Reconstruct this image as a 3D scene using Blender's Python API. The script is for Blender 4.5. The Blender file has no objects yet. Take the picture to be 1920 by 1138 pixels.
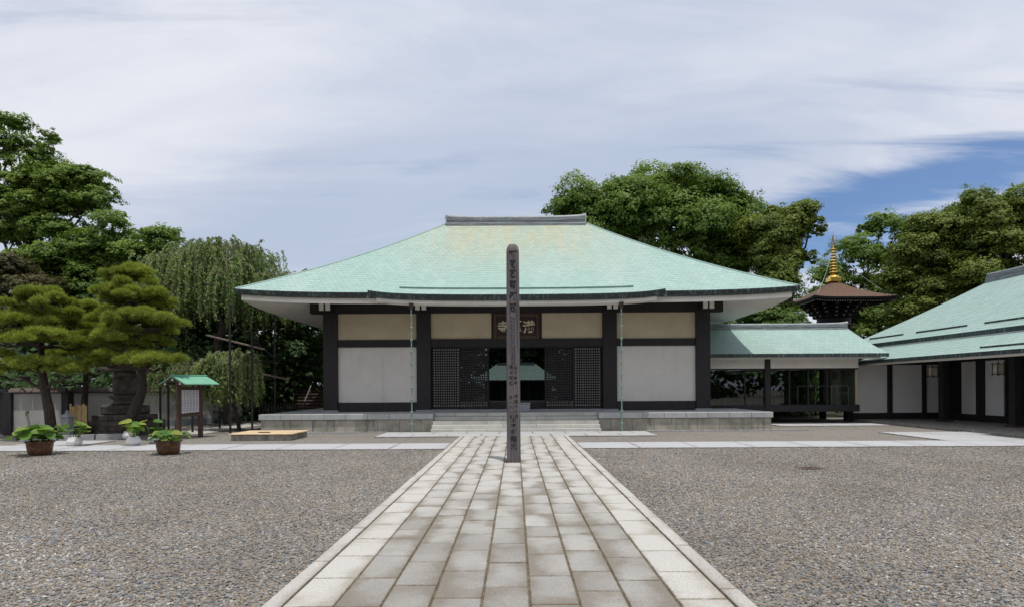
import bpy, math, random
import numpy as np
from mathutils import Vector, Matrix, Quaternion

random.seed(7)
rng = np.random.default_rng(7)
SC = bpy.context.scene
COL = SC.collection

# ------------------------------------------------------------------ camera
F, EYE, ROLL = 1150.0, 1.6, 0.0055          # focal length in photo pixels, eye height, camera roll
cam_d = bpy.data.cameras.new('camera')
cam_d.sensor_width = 36.0
cam_d.lens = 36.0 * F / 1920.0
cam_d.shift_x = -7.0 / 1920.0
cam_d.shift_y = 158.0 / 1920.0
cam_d.clip_start = 0.05
cam_d.clip_end = 3000.0
cam = bpy.data.objects.new('camera', cam_d)
COL.objects.link(cam)
cam.matrix_world = Matrix.Translation((0, 0, EYE)) @ Matrix.Rotation(math.pi/2, 4, 'X') @ Matrix.Rotation(-ROLL, 4, 'Z')
SC.camera = cam

# ------------------------------------------------------------------ world
SUN_TO = Vector((0.10, -0.21, 1.0)).normalized()      # towards the sun
world = bpy.data.worlds.new('World')
SC.world = world
world.use_nodes = True
wt = world.node_tree
wt.nodes.clear()
class NT:
    """small helper to write node trees"""
    def __init__(s, tree): s.t = tree
    def n(s, kind, **kw):
        nd = s.t.nodes.new(kind)
        for k, v in kw.items():
            if k.startswith('i_'):
                key = k[2:]
                key = int(key) if key.isdigit() else key.replace('_', ' ')
                s.set(nd.inputs[key], v)
            else:
                setattr(nd, k, v)
        return nd
    def set(s, inp, v):
        if isinstance(v, bpy.types.NodeSocket): s.t.links.new(v, inp)
        elif isinstance(v, bpy.types.Node): s.t.links.new(v.outputs[0], inp)
        elif isinstance(v, tuple) and len(v) == 3 and inp.type == 'RGBA': inp.default_value = (*v, 1)
        else: inp.default_value = v
    def math(s, op, a, b=0.0, c=0.0, clamp=False):
        nd = s.t.nodes.new('ShaderNodeMath'); nd.operation = op; nd.use_clamp = clamp
        s.set(nd.inputs[0], a); s.set(nd.inputs[1], b); s.set(nd.inputs[2], c)
        return nd.outputs[0]
    def vmath(s, op, a, b=(0, 0, 0), out=0):
        nd = s.t.nodes.new('ShaderNodeVectorMath'); nd.operation = op
        s.set(nd.inputs[0], a); s.set(nd.inputs[1], b)
        return nd.outputs[out]
    def mix(s, f, a, b, blend='MIX'):
        nd = s.t.nodes.new('ShaderNodeMix'); nd.data_type = 'RGBA'; nd.blend_type = blend
        s.set(nd.inputs[0], f); s.set(nd.inputs[6], a); s.set(nd.inputs[7], b)
        return nd.outputs[2]
    def ramp(s, f, lo, hi, a=0.0, b=1.0, smooth=True):
        nd = s.t.nodes.new('ShaderNodeMapRange')
        nd.interpolation_type = 'SMOOTHSTEP' if smooth else 'LINEAR'
        s.set(nd.inputs[0], f); s.set(nd.inputs[1], lo); s.set(nd.inputs[2], hi)
        s.set(nd.inputs[3], a); s.set(nd.inputs[4], b)
        return nd.outputs[0]
    def noise(s, vec, scale, detail=4, rough=0.55, dist=0.0):
        nd = s.t.nodes.new('ShaderNodeTexNoise')
        s.set(nd.inputs['Vector'], vec)
        nd.inputs['Scale'].default_value = scale; nd.inputs['Detail'].default_value = detail
        nd.inputs['Roughness'].default_value = rough; nd.inputs['Distortion'].default_value = dist
        return nd.outputs[0]
    def mapv(s, vec, scale=(1, 1, 1), loc=(0, 0, 0), rot=(0, 0, 0)):
        nd = s.t.nodes.new('ShaderNodeMapping')
        s.set(nd.inputs['Vector'], vec)
        nd.inputs['Scale'].default_value = scale; nd.inputs['Location'].default_value = loc; nd.inputs['Rotation'].default_value = rot
        return nd.outputs[0]

W = NT(wt)
sky = W.n('ShaderNodeTexSky', sky_type='NISHITA', sun_disc=False)
sky.sun_elevation = math.asin(SUN_TO.z)
sky.sun_rotation = math.atan2(SUN_TO.x, SUN_TO.y)
sky.air_density = 1.0; sky.dust_density = 0.6; sky.ozone_density = 2.0
tc = W.n('ShaderNodeTexCoord').outputs['Generated']
sep = W.n('ShaderNodeSeparateXYZ', i_0=tc)
zz = W.math('MAXIMUM', W.math('ADD', sep.outputs[2], 0.16), 0.06)
pl = W.n('ShaderNodeCombineXYZ', i_0=W.math('DIVIDE', sep.outputs[0], zz), i_1=W.math('DIVIDE', sep.outputs[1], zz), i_2=0.0).outputs[0]
warp = W.mapv(pl, (0.42, 0.95, 1), (3.6, 0.7, 0), (0, 0, math.radians(-38)))
n1 = W.math('ADD', W.math('MULTIPLY', W.noise(warp, 0.62, 6, 0.52, 0.5), 0.72), W.math('MULTIPLY', W.noise(W.mapv(pl, (0.6, 1.6, 1), (9.0, 1.0, 0), (0, 0, math.radians(-30))), 1.5, 7, 0.6, 0.6), 0.28))
n2 = W.noise(W.mapv(pl, (0.55, 1.25, 1), (7.3, 2.0, 0), (0, 0, math.radians(-30))), 0.7, 6, 0.52, 0.7)
# a thin place in the cloud sheet, low in the east
g = Vector((0.62, 1.0, 0.335)).normalized()
def streak(gx, gz, slope, la, lb):
    c = Vector((gx, 1.0, gz)).normalized()
    e1 = Vector((1.0, -0.4, slope)); e1 = (e1 - c*e1.dot(c)).normalized()
    e2 = c.cross(e1).normalized()
    da = W.math('MULTIPLY', W.vmath('DOT_PRODUCT', W.vmath('SUBTRACT', tc, tuple(c)), tuple(e1), 1), 1/la)
    db = W.math('MULTIPLY', W.vmath('DOT_PRODUCT', W.vmath('SUBTRACT', tc, tuple(c)), tuple(e2), 1), 1/lb)
    r2 = W.math('ADD', W.math('MULTIPLY', da, da), W.math('MULTIPLY', db, db))
    return W.math('POWER', 2.718, W.math('MULTIPLY', r2, -1.0))
gap = W.math('MAXIMUM', streak(0.66, 0.325, 0.16, 0.26, 0.042), W.math('MULTIPLY', streak(0.58, 0.245, 0.10, 0.28, 0.045), 0.85))
n3 = W.noise(W.mapv(pl, (0.5, 2.4, 1), (1.3, 5.0, 0), (0, 0, math.radians(-26))), 1.6, 8, 0.6, 0.9)
thin = W.math('ADD', W.math('ADD', gap, W.math('MULTIPLY', W.math('SUBTRACT', n2, 0.5), 1.3)), W.math('MULTIPLY', W.math('SUBTRACT', n3, 0.5), 2.0))
cover = W.ramp(thin, 0.18, 1.0, 1.0, 0.10)
cloud_lo = (0.485*10, 0.565*10, 0.715*10)
cloud_hi = (0.82*10, 0.835*10, 0.905*10)
cl = W.mix(W.ramp(n1, 0.38, 0.62), cloud_lo, cloud_hi)
# low cloud seen edge-on is bluer and even
cl = W.mix(W.ramp(sep.outputs[2], 0.24, 0.0, 0.0, 0.40), cl, (0.60*10, 0.655*10, 0.78*10))
skyc = W.mix(1.0, sky.outputs[0], (0.62, 0.85, 1.12), 'MULTIPLY')
final = W.mix(cover, skyc, cl)
bg = W.n('ShaderNodeBackground', i_Color=final, i_Strength=0.1)
wo = W.n('ShaderNodeOutputWorld', i_Surface=bg)

# ------------------------------------------------------------------ sun, exposure
sd = bpy.data.lights.new('sun', 'SUN')
sd.energy = 2.9; sd.angle = math.radians(1.2); sd.color = (1.0, 0.955, 0.88)
sun = bpy.data.objects.new('sun', sd)
COL.objects.link(sun)
sun.location = (10, -21, 100)
sun.rotation_euler = (-SUN_TO).to_track_quat('-Z', 'Y').to_euler()
vs = SC.view_settings
SC.display_settings.display_device = 'sRGB'
vs.view_transform = 'Standard'; vs.look = 'None'; vs.exposure = 0.0; vs.gamma = 1.0; vs.use_curve_mapping = False
SC.render.engine = 'CYCLES'
SC.cycles.max_bounces = 6; SC.cycles.diffuse_bounces = 3; SC.cycles.glossy_bounces = 3
SC.cycles.transparent_max_bounces = 12; SC.cycles.transmission_bounces = 4
SC.cycles.use_denoising = True

# ------------------------------------------------------------------ helpers
def at(px, py, Y):
    """photo pixel at depth Y -> point of the place"""
    dx, up = px - 967.0, 727.0 - py
    return Vector(((dx + up*ROLL)*Y/F, Y, EYE + (up - dx*ROLL)*Y/F))

def newmesh(name, V, Fc, smooth=False):
    me = bpy.data.meshes.new(name)
    me.from_pydata([tuple(v) for v in V], [], [tuple(f) for f in Fc])
    if smooth: me.polygons.foreach_set('use_smooth', [True]*len(me.polygons))
    me.update()
    return me

def npmesh(name, V, Q, nper, tint=None, smooth=False):
    """fast mesh: V (n,3), Q (m,nper)"""
    me = bpy.data.meshes.new(name)
    V = np.ascontiguousarray(V, dtype=np.float32); Q = np.ascontiguousarray(Q, dtype=np.int32)
    me.vertices.add(len(V)); me.vertices.foreach_set('co', V.ravel())
    me.loops.add(Q.size); me.loops.foreach_set('vertex_index', Q.ravel())
    me.polygons.add(len(Q))
    me.polygons.foreach_set('loop_start', np.arange(0, Q.size, nper, dtype=np.int32))
    me.polygons.foreach_set('loop_total', np.full(len(Q), nper, dtype=np.int32))
    if smooth: me.polygons.foreach_set('use_smooth', np.ones(len(Q), dtype=bool))
    if tint is not None:
        a = me.attributes.new('tint', 'FLOAT', 'POINT')
        a.data.foreach_set('value', np.ascontiguousarray(tint, dtype=np.float32))
    me.update(calc_edges=True)
    return me

class MB:
    def __init__(s): s.V = []; s.F = []
    def add(s, V, Fc):
        o = len(s.V); s.V += [tuple(v) for v in V]; s.F += [tuple(i + o for i in f) for f in Fc]
        return s
    def box(s, x0, x1, y0, y1, z0, z1, bev=0.0):
        if bev <= 0:
            V = [(x0,y0,z0),(x1,y0,z0),(x1,y1,z0),(x0,y1,z0),(x0,y0,z1),(x1,y0,z1),(x1,y1,z1),(x0,y1,z1)]
            return s.add(V, [(3,2,1,0),(4,5,6,7),(0,1,5,4),(1,2,6,5),(2,3,7,6),(3,0,4,7)])
        b = bev
        R = []
        for z, ins in ((z0, b), (z0+b, 0), (z1-b, 0), (z1, b)):
            a0, a1, c0, c1 = x0+ins, x1-ins, y0+ins, y1-ins
            k = b if ins == 0 else 0.0
            R += [(a0+k,c0,z),(a1-k,c0,z),(a1,c0+k,z),(a1,c1-k,z),(a1-k,c1,z),(a0+k,c1,z),(a0,c1-k,z),(a0,c0+k,z)]
        Fc = []
        for r in range(3):
            for i in range(8):
                j = (i+1) % 8
                Fc.append((r*8+i, r*8+j, r*8+8+j, r*8+8+i))
        Fc.append(tuple(reversed(range(8)))); Fc.append(tuple(range(24, 32)))
        return s.add(R, Fc)
    def bar(s, p, q, w, h=None, up=(0, 0, 1)):
        """rectangular bar from p to q"""
        p, q = Vector(p), Vector(q); h = h or w
        d = (q - p).normalized(); u = Vector(up)
        if abs(d.dot(u)) > 0.98: u = Vector((0, 1, 0))
        a = d.cross(u).normalized()*w/2; b = a.cross(d).normalized()*h/2
        V = [p-a-b, p+a-b, p+a+b, p-a+b, q-a-b, q+a-b, q+a+b, q-a+b]
        return s.add(V, [(3,2,1,0),(4,5,6,7),(0,1,5,4),(1,2,6,5),(2,3,7,6),(3,0,4,7)])
    def tube(s, pts, rad, n=7, cap=True):
        pts = [Vector(p) for p in pts]
        rad = rad if hasattr(rad, '__len__') else [rad]*len(pts)
        V = []; Fc = []
        ref = Vector((0.31, 0.95, 0.05))
        for i, p in enumerate(pts):
            d = (pts[min(i+1, len(pts)-1)] - pts[max(i-1, 0)]).normalized()
            r = ref if abs(d.dot(ref)) < 0.95 else Vector((1, 0, 0))
            a = d.cross(r).normalized(); b = d.cross(a)
            for k in range(n):
                t = 2*math.pi*k/n
                V.append(p + a*math.cos(t)*rad[i] + b*math.sin(t)*rad[i])
        for i in range(len(pts)-1):
            for k in range(n):
                l = (k+1) % n
                Fc.append((i*n+k, i*n+l, i*n+n+l, i*n+n+k))
        if cap:
            Fc.append(tuple(reversed(range(n)))); Fc.append(tuple(range((len(pts)-1)*n, len(pts)*n)))
        return s.add(V, Fc)
    def lathe(s, c, prof, n=20, sx=1.0, sy=1.0):
        V = []; Fc = []
        for r, z in prof:
            for k in range(n):
                t = 2*math.pi*k/n
                V.append((c[0] + r*sx*math.cos(t), c[1] + r*sy*math.sin(t), c[2] + z))
        for i in range(len(prof)-1):
            for k in range(n):
                l = (k+1) % n
                Fc.append((i*n+k, i*n+l, i*n+n+l, i*n+n+k))
        Fc.append(tuple(reversed(range(n)))); Fc.append(tuple(range((len(prof)-1)*n, len(prof)*n)))
        return s.add(V, Fc)
    def xf(s, M):
        s.V = [tuple(M @ Vector(v)) for v in s.V]; return s
    def mesh(s, name, smooth=False): return newmesh(name, s.V, s.F, smooth)
    def build(s, name, m, parent=None, smooth=False): return obj(name, s.mesh(name, smooth), m, parent)

def obj(name, me, m=None, parent=None):
    o = bpy.data.objects.new(name, me)
    COL.objects.link(o)
    if m is not None and me is not None and not me.materials: me.materials.append(m)
    if parent is not None: adopt(o, parent)
    return o
def adopt(o, parent):
    o.parent = parent
    o.matrix_parent_inverse = parent_world(parent).inverted()
def parent_world(p):
    M = Matrix.LocRotScale(p.location, p.rotation_euler, p.scale)
    if p.parent is not None: M = parent_world(p.parent) @ p.matrix_parent_inverse @ M
    return M
def empty(name, loc=(0, 0, 0)):
    o = bpy.data.objects.new(name, None); COL.objects.link(o); o.location = loc
    o.empty_display_size = 0.3
    return o
def tag(o, label=None, cat=None, group=None, kind=None):
    if label: o['label'] = label
    if cat: o['category'] = cat
    if group: o['group'] = group
    if kind: o['kind'] = kind
    return o

# ------------------------------------------------------------------ materials
def newmat(name):
    m = bpy.data.materials.new(name); m.use_nodes = True
    t = m.node_tree; t.nodes.clear()
    T = NT(t)
    T.p = T.n('ShaderNodeBsdfPrincipled')
    T.out = T.n('ShaderNodeOutputMaterial', i_Surface=T.p)
    T.pos = T.n('ShaderNodeNewGeometry').outputs['Position']
    T.m = m
    return m, T
def bump(T, h, strength=0.3, dist=0.02):
    b = T.n('ShaderNodeBump', i_Strength=strength, i_Distance=dist, i_Height=h)
    T.t.links.new(b.outputs[0], T.p.inputs['Normal'])
def simple(name, c1, c2, scale=4.0, rough=0.7, bmp=0.0, bdist=0.01, stretch=(1, 1, 1), spec=0.4, objrand=0.0, metal=0.0, detail=5):
    m, T = newmat(name)
    v = T.mapv(T.pos, stretch)
    n = T.noise(v, scale, detail, 0.6)
    c = T.mix(T.ramp(n, 0.3, 0.7), c1, c2)
    if objrand:
        r = T.n('ShaderNodeObjectInfo').outputs['Random']
        c = T.mix(1.0, c, T.n('ShaderNodeCombineColor', i_0=T.ramp(r, 0, 1, 1-objrand, 1+objrand, False), i_1=T.ramp(r, 0, 1, 1-objrand, 1+objrand, False), i_2=T.ramp(r, 0, 1, 1-objrand, 1+objrand, False)).outputs[0], 'MULTIPLY')
    T.set(T.p.inputs['Base Color'], c)
    T.p.inputs['Roughness'].default_value = rough
    T.p.inputs['Specular IOR Level'].default_value = spec
    T.p.inputs['Metallic'].default_value = metal
    if bmp: bump(T, T.noise(v, scale*6, 4, 0.6), bmp, bdist)
    return m
def grey(T, v):
    return T.n('ShaderNodeCombineColor', i_0=v, i_1=v, i_2=v).outputs[0]

MAT = {}
# gravel ground (far part: every stone a cell)
m, T = newmat('gravel_ground')
vo = T.n('ShaderNodeTexVoronoi', i_Vector=T.mapv(T.pos, (1, 1, 1)), i_Scale=34.0, i_Randomness=1.0)
sc_ = T.n('ShaderNodeSeparateColor', i_0=vo.outputs['Color'])
c = T.mix(sc_.outputs[0], (0.135, 0.136, 0.137), (0.44, 0.41, 0.37))
c = T.mix(T.ramp(sc_.outputs[1], 0.72, 0.8), c, (0.33, 0.255, 0.175))
c = T.mix(T.ramp(sc_.outputs[2], 0.93, 0.96), c, (0.48, 0.46, 0.43))
c = T.mix(T.ramp(vo.outputs['Distance'], 0.0, 0.55, 0.0, 0.35), c, (0.04, 0.038, 0.036))
big = T.noise(T.pos, 0.35, 4, 0.6)
c = T.mix(T.ramp(big, 0.35, 0.7, 0.0, 0.35), c, (0.30, 0.275, 0.235))
T.set(T.p.inputs['Base Color'], c); T.p.inputs['Roughness'].default_value = 0.9
T.p.inputs['Specular IOR Level'].default_value = 0.2
bump(T, T.math('MULTIPLY', vo.outputs['Distance'], -1.0), 0.8, 0.02)
MAT['gravel_ground'] = m
# single gravel stones
m, T = newmat('gravel_stone')
r = T.n('ShaderNodeObjectInfo').outputs['Random']
r2 = T.math('FRACT', T.math('MULTIPLY', r, 37.7))
r3 = T.math('FRACT', T.math('MULTIPLY', r, 171.3))
c = T.mix(r2, (0.125, 0.126, 0.128), (0.50, 0.465, 0.415))
c = T.mix(T.ramp(r3, 0.62, 0.75), c, (0.34, 0.27, 0.19))
c = T.mix(T.ramp(r, 0.82, 0.84), c, (0.19, 0.215, 0.245))
c = T.mix(T.ramp(r, 0.965, 0.975), c, (0.62, 0.60, 0.56))
c = T.mix(T.ramp(T.noise(T.pos, 60, 3), 0.35, 0.7, 0.0, 0.4), c, (0.10, 0.095, 0.09))
c = T.mix(1.0, c, grey(T, T.ramp(T.noise(T.mapv(T.pos, (1, 0.6, 1)), 0.45, 5, 0.62, 0.4), 0.3, 0.7, 0.78, 1.16)), 'MULTIPLY')
c = T.mix(T.ramp(T.noise(T.pos, 0.8, 3), 0.45, 0.7, 0, 0.30), c, (0.30, 0.25, 0.185))
T.set(T.p.inputs['Base Color'], c); T.p.inputs['Roughness'].default_value = 0.85
T.p.inputs['Specular IOR Level'].default_value = 0.25
MAT['gravel_stone'] = m

def slab_mat(name, light, dark, stain, near_dark, edge=0.5):
    m, T = newmat(name)
    gen = T.n('ShaderNodeTexCoord').outputs['Generated']
    s = T.n('ShaderNodeSeparateXYZ', i_0=gen)
    ps = T.n('ShaderNodeSeparateXYZ', i_0=T.pos)
    ex = T.math('ABSOLUTE', T.math('SUBTRACT', s.outputs[0], 0.5))
    ey = T.math('ABSOLUTE', T.math('SUBTRACT', s.outputs[1], 0.5))
    big = T.noise(T.mapv(T.pos, (1.0, 0.8, 1)), 1.0, 3, 0.5, 0.2)
    mid = T.noise(T.pos, 7.0, 6, 0.68, 0.6)
    low = T.noise(T.pos, 2.6, 4, 0.6, 0.4)
    fine = T.noise(T.pos, 170, 2, 0.6)
    grit = T.noise(T.pos, 60, 4, 0.7)
    rnd = T.n('ShaderNodeObjectInfo').outputs['Random']
    near = T.ramp(ps.outputs[1], 12.0, 5.0, 0.0, near_dark)
    c = T.mix(T.ramp(T.math('ADD', T.math('ADD', near, T.math('MULTIPLY', T.math('SUBTRACT', rnd, 0.5), 0.35)), T.math('MULTIPLY', T.math('SUBTRACT', big, 0.5), 0.9)), 0.0, 0.75), light, dark)
    # dirty water dries out from the joints inwards
    off = T.math('SUBTRACT', T.math('FRACT', T.math('MULTIPLY', rnd, 13.7)), 0.5)
    off2 = T.math('SUBTRACT', T.math('FRACT', T.math('MULTIPLY', rnd, 71.3)), 0.5)
    ax = T.math('SUBTRACT', T.math('SUBTRACT', s.outputs[0], 0.5), T.math('MULTIPLY', off, 0.55))
    ay = T.math('SUBTRACT', T.math('SUBTRACT', s.outputs[1], 0.5), T.math('MULTIPLY', off2, 0.7))
    em = T.math('ADD', T.math('MULTIPLY', T.math('MULTIPLY', ax, ax), 2.2), T.math('MULTIPLY', T.math('MULTIPLY', ay, ay), 1.1))
    e = T.math('ADD', em, T.math('MULTIPLY', T.math('SUBTRACT', mid, 0.5), 0.9))
    e = T.math('ADD', e, T.math('MULTIPLY', T.math('SUBTRACT', low, 0.5), 1.9))
    e = T.math('ADD', e, T.math('MULTIPLY', T.math('SUBTRACT', big, 0.5), 0.9))
    e = T.math('ADD', e, T.math('MULTIPLY', near, 0.35))
    c = T.mix(T.ramp(e, 0.12, 1.15, 0.0, edge), c, stain)
    rim = T.math('MAXIMUM', T.ramp(ex, 0.455, 0.5), T.ramp(ey, 0.475, 0.5))
    c = T.mix(T.math('MULTIPLY', rim, T.ramp(mid, 0.40, 0.62, 0.15, 0.75)), c, (0.15, 0.105, 0.055))
    c = T.mix(1.0, c, grey(T, T.ramp(grit, 0.3, 0.7, 0.80, 1.18)), 'MULTIPLY')
    c = T.mix(T.ramp(fine, 0.35, 0.7, 0.0, 0.22), c, (0.16, 0.15, 0.135))
    T.set(T.p.inputs['Base Color'], c); T.p.inputs['Roughness'].default_value = 0.82
    T.p.inputs['Specular IOR Level'].default_value = 0.3
    bump(T, T.math('ADD', grit, T.math('MULTIPLY', mid, 0.6)), 0.35, 0.004)
    MAT[name] = m
slab_mat('slab_grey', (0.50, 0.482, 0.445), (0.305, 0.29, 0.265), (0.195, 0.165, 0.125), 0.58, 0.78)
slab_mat('slab_white', (0.545, 0.525, 0.48), (0.46, 0.44, 0.40), (0.28, 0.24, 0.175), 0.05, 0.6)
slab_mat('slab_kerb', (0.52, 0.50, 0.46), (0.40, 0.38, 0.35), (0.28, 0.24, 0.19), 0.2, 0.5)
slab_mat('slab_blue', (0.50, 0.50, 0.51), (0.43, 0.43, 0.435), (0.36, 0.35, 0.335), 0.0, 0.3)
MAT['joint_dirt'] = simple('joint_dirt', (0.10, 0.075, 0.04), (0.20, 0.165, 0.11), 9, 0.95, 0.5, 0.01)
MAT['joint_grey'] = simple('joint_grey', (0.13, 0.125, 0.115), (0.22, 0.21, 0.19), 9, 0.95, 0.5, 0.01)
MAT['platform_cap'] = simple('platform_cap', (0.36, 0.375, 0.375), (0.46, 0.46, 0.445), 3, 0.75, 0.2, 0.004, objrand=0.08)
m, T = newmat('platform_face')
big = T.noise(T.pos, 1.6, 5, 0.65, 0.4); strk = T.noise(T.mapv(T.pos, (5, 5, 0.7)), 1.5, 4, 0.6)
rnd = T.n('ShaderNodeObjectInfo').outputs['Random']
c = T.mix(T.ramp(big, 0.35, 0.65), (0.46, 0.43, 0.36), (0.30, 0.28, 0.23))
c = T.mix(T.ramp(strk, 0.52, 0.7, 0, 0.7), c, (0.13, 0.13, 0.115))
c = T.mix(1.0, c, grey(T, T.ramp(rnd, 0, 1, 0.85, 1.12, False)), 'MULTIPLY')
T.set(T.p.inputs['Base Color'], c); T.p.inputs['Roughness'].default_value = 0.85
bump(T, T.noise(T.pos, 40, 4), 0.25, 0.006)
MAT['platform_face'] = m
MAT['step_stone'] = simple('step_stone', (0.45, 0.445, 0.41), (0.54, 0.53, 0.485), 2.2, 0.75, 0.2, 0.004, objrand=0.09)
MAT['base_stone'] = simple('base_stone', (0.24, 0.26, 0.29), (0.30, 0.32, 0.345), 5, 0.7, 0.2, 0.004)
MAT['dark_wood'] = simple('dark_wood', (0.016, 0.014, 0.0155), (0.028, 0.025, 0.027), 5, 0.62, 0.25, 0.004, (6, 6, 0.5), objrand=0.1)
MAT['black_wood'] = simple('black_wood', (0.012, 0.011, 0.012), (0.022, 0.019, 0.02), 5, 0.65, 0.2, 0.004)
m, T = newmat('plaster')
n = T.noise(T.pos, 1.3, 5, 0.6); f = T.noise(T.mapv(T.pos, (1, 1, 0.6)), 60, 3, 0.6)
c = T.mix(T.ramp(n, 0.3, 0.7), (0.70, 0.665, 0.625), (0.77, 0.74, 0.70))
c = T.mix(T.ramp(f, 0.35, 0.7, 0, 0.25), c, (0.54, 0.50, 0.46))
st = T.noise(T.mapv(T.pos, (3.2, 3.2, 0.35), (2, 0, 0)), 1.4, 5, 0.6)
c = T.mix(T.ramp(st, 0.55, 0.8, 0, 0.35), c, (0.50, 0.455, 0.40))
T.set(T.p.inputs['Base Color'], c); T.p.inputs['Roughness'].default_value = 0.9
T.p.inputs['Specular IOR Level'].default_value = 0.15
bump(T, f, 0.35, 0.006)
MAT['plaster'] = m
MAT['plaster_tan'] = simple('plaster_tan', (0.54, 0.455, 0.32), (0.63, 0.54, 0.395), 1.1, 0.9, 0.3, 0.005, spec=0.15)
MAT['white_plaster'] = simple('white_plaster', (0.78, 0.775, 0.765), (0.85, 0.845, 0.835), 0.9, 0.9, 0.2, 0.004, spec=0.15)
MAT['wall_plaster'] = simple('wall_plaster', (0.42, 0.41, 0.385), (0.53, 0.52, 0.495), 0.9, 0.9, 0.2, 0.006, (1, 1, 0.5), spec=0.15)
MAT['white_board'] = simple('white_board', (0.72, 0.69, 0.635), (0.79, 0.76, 0.70), 2.0, 0.75, 0.1, 0.003)
MAT['soffit'] = simple('soffit', (0.68, 0.655, 0.605), (0.75, 0.725, 0.675), 0.8, 0.85, 0.05, 0.003)

def copper(name, base, alt, tan_center=None):
    m, T = newmat(name)
    isl = T.n('ShaderNodeNewGeometry').outputs['Random Per Island']
    ps = T.n('ShaderNodeSeparateXYZ', i_0=T.pos)
    big = T.noise(T.mapv(T.pos, (0.6, 0.25, 0.25)), 1.0, 5, 0.6, 0.4)
    strk = T.noise(T.mapv(T.pos, (2.6, 0.22, 0.22)), 1.6, 5, 0.62)
    c = T.mix(T.ramp(big, 0.32, 0.7), base, alt)
    c = T.mix(T.ramp(strk, 0.45, 0.75, 0.0, 0.35), c, (0.37, 0.46, 0.45))
    c = T.mix(T.ramp(strk, 0.42, 0.25, 0.0, 0.35), c, (0.27, 0.46, 0.40))
    if tan_center:
        zlo, zhi = tan_center
        t = T.ramp(ps.outputs[2], zlo, zhi)
        s2 = T.math('ADD', T.math('MULTIPLY', T.noise(T.mapv(T.pos, (0.9, 0.16, 0.16), (4.2, 0, 0)), 0.8, 5, 0.6, 0.6), 0.62), T.math('MULTIPLY', T.noise(T.mapv(T.pos, (7.0, 0.2, 0.2)), 1.2, 4, 0.6), 0.38))
        ce = T.ramp(T.math('ABSOLUTE', ps.outputs[0]), 7.5, 1.5)
        k = T.math('MULTIPLY', T.math('MULTIPLY', t, ce), T.ramp(s2, 0.38, 0.60))
        c = T.mix(T.math('MULTIPLY', k, 0.75), c, (0.47, 0.435, 0.285))
    j = T.ramp(isl, 0, 1, 0.945, 1.055, False)
    c = T.mix(1.0, c, grey(T, j), 'MULTIPLY')
    isl2 = T.math('FRACT', T.math('MULTIPLY', isl, 57.3))
    c = T.mix(T.ramp(isl2, 0.80, 1.0, 0.0, 0.14), c, (0.42, 0.50, 0.50))
    T.set(T.p.inputs['Base Color'], c); T.p.inputs['Roughness'].default_value = 0.62
    T.p.inputs['Specular IOR Level'].default_value = 0.35
    bump(T, T.noise(T.pos, 14, 3), 0.12, 0.01)
    MAT[name] = m
copper('copper', (0.315, 0.465, 0.410), (0.375, 0.500, 0.455), (5.2, 8.8))
copper('copper_plain', (0.305, 0.435, 0.385), (0.345, 0.46, 0.415))
MAT['copper_under'] = simple('copper_under', (0.10, 0.20, 0.165), (0.14, 0.26, 0.21), 3, 0.7)
m, T = newmat('fascia')
v = T.mapv(T.pos, (9, 9, 0.5))
n = T.noise(v, 1.6, 5, 0.7); big = T.noise(T.pos, 0.5, 2)
ps = T.n('ShaderNodeSeparateXYZ', i_0=T.pos)
k = T.math('MULTIPLY', T.ramp(n, 0.47, 0.66), T.ramp(big, 0.30, 0.5))
c = T.mix(k, (0.022, 0.026, 0.027), (0.10, 0.165, 0.15))
T.set(T.p.inputs['Base Color'], c); T.p.inputs['Roughness'].default_value = 0.6
bump(T, n, 0.2, 0.005)
MAT['fascia'] = m
m, T = newmat('ridge_tile')
v = T.mapv(T.pos, (0.5, 0.5, 12)); n = T.noise(v, 2.2, 5, 0.7)
c = T.mix(T.ramp(n, 0.35, 0.68), (0.10, 0.115, 0.125), (0.30, 0.32, 0.32))
c = T.mix(T.ramp(T.noise(T.pos, 3.5, 4), 0.55, 0.75, 0, 0.6), c, (0.28, 0.40, 0.36))
T.set(T.p.inputs['Base Color'], c); T.p.inputs['Roughness'].default_value = 0.55
bump(T, n, 0.3, 0.01)
MAT['ridge_tile'] = m
MAT['ridge_light'] = simple('ridge_light', (0.28, 0.30, 0.305), (0.40, 0.41, 0.41), 4, 0.6)

def glass(name, ior, tintc=(0.80, 0.86, 0.84)):
    m = bpy.data.materials.new(name); m.use_nodes = True
    t = m.node_tree; t.nodes.clear(); T = NT(t)
    fr = T.n('ShaderNodeFresnel'); fr.inputs[0].default_value = ior
    a = T.n('ShaderNodeBsdfTransparent', i_Color=tintc)
    b = T.n('ShaderNodeBsdfGlossy', i_Color=(0.95, 1.0, 1.0), i_Roughness=0.004)
    mx = T.n('ShaderNodeMixShader', i_0=fr.outputs[0], i_1=a.outputs[0], i_2=b.outputs[0])
    T.n('ShaderNodeOutputMaterial', i_Surface=mx)
    MAT[name] = m
glass('glass', 2.05, (0.62, 0.68, 0.66))
glass('corridor_glass', 1.55, (0.82, 0.88, 0.86))
m, T = newmat('post_wood')
v = T.mapv(T.pos, (30, 30, 0.9)); n = T.noise(v, 1.3, 6, 0.65); f = T.noise(T.mapv(T.pos, (70, 70, 2.0)), 1.0, 4, 0.7)
ps = T.n('ShaderNodeSeparateXYZ', i_0=T.pos)
c = T.mix(T.ramp(n, 0.35, 0.7), (0.095, 0.085, 0.089), (0.185, 0.168, 0.172))
c = T.mix(T.ramp(f, 0.55, 0.72, 0, 0.75), c, (0.03, 0.025, 0.026))
c = T.mix(T.ramp(ps.outputs[2], 4.3, 4.65, 0, 0.6), c, (0.19, 0.165, 0.145))
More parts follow.
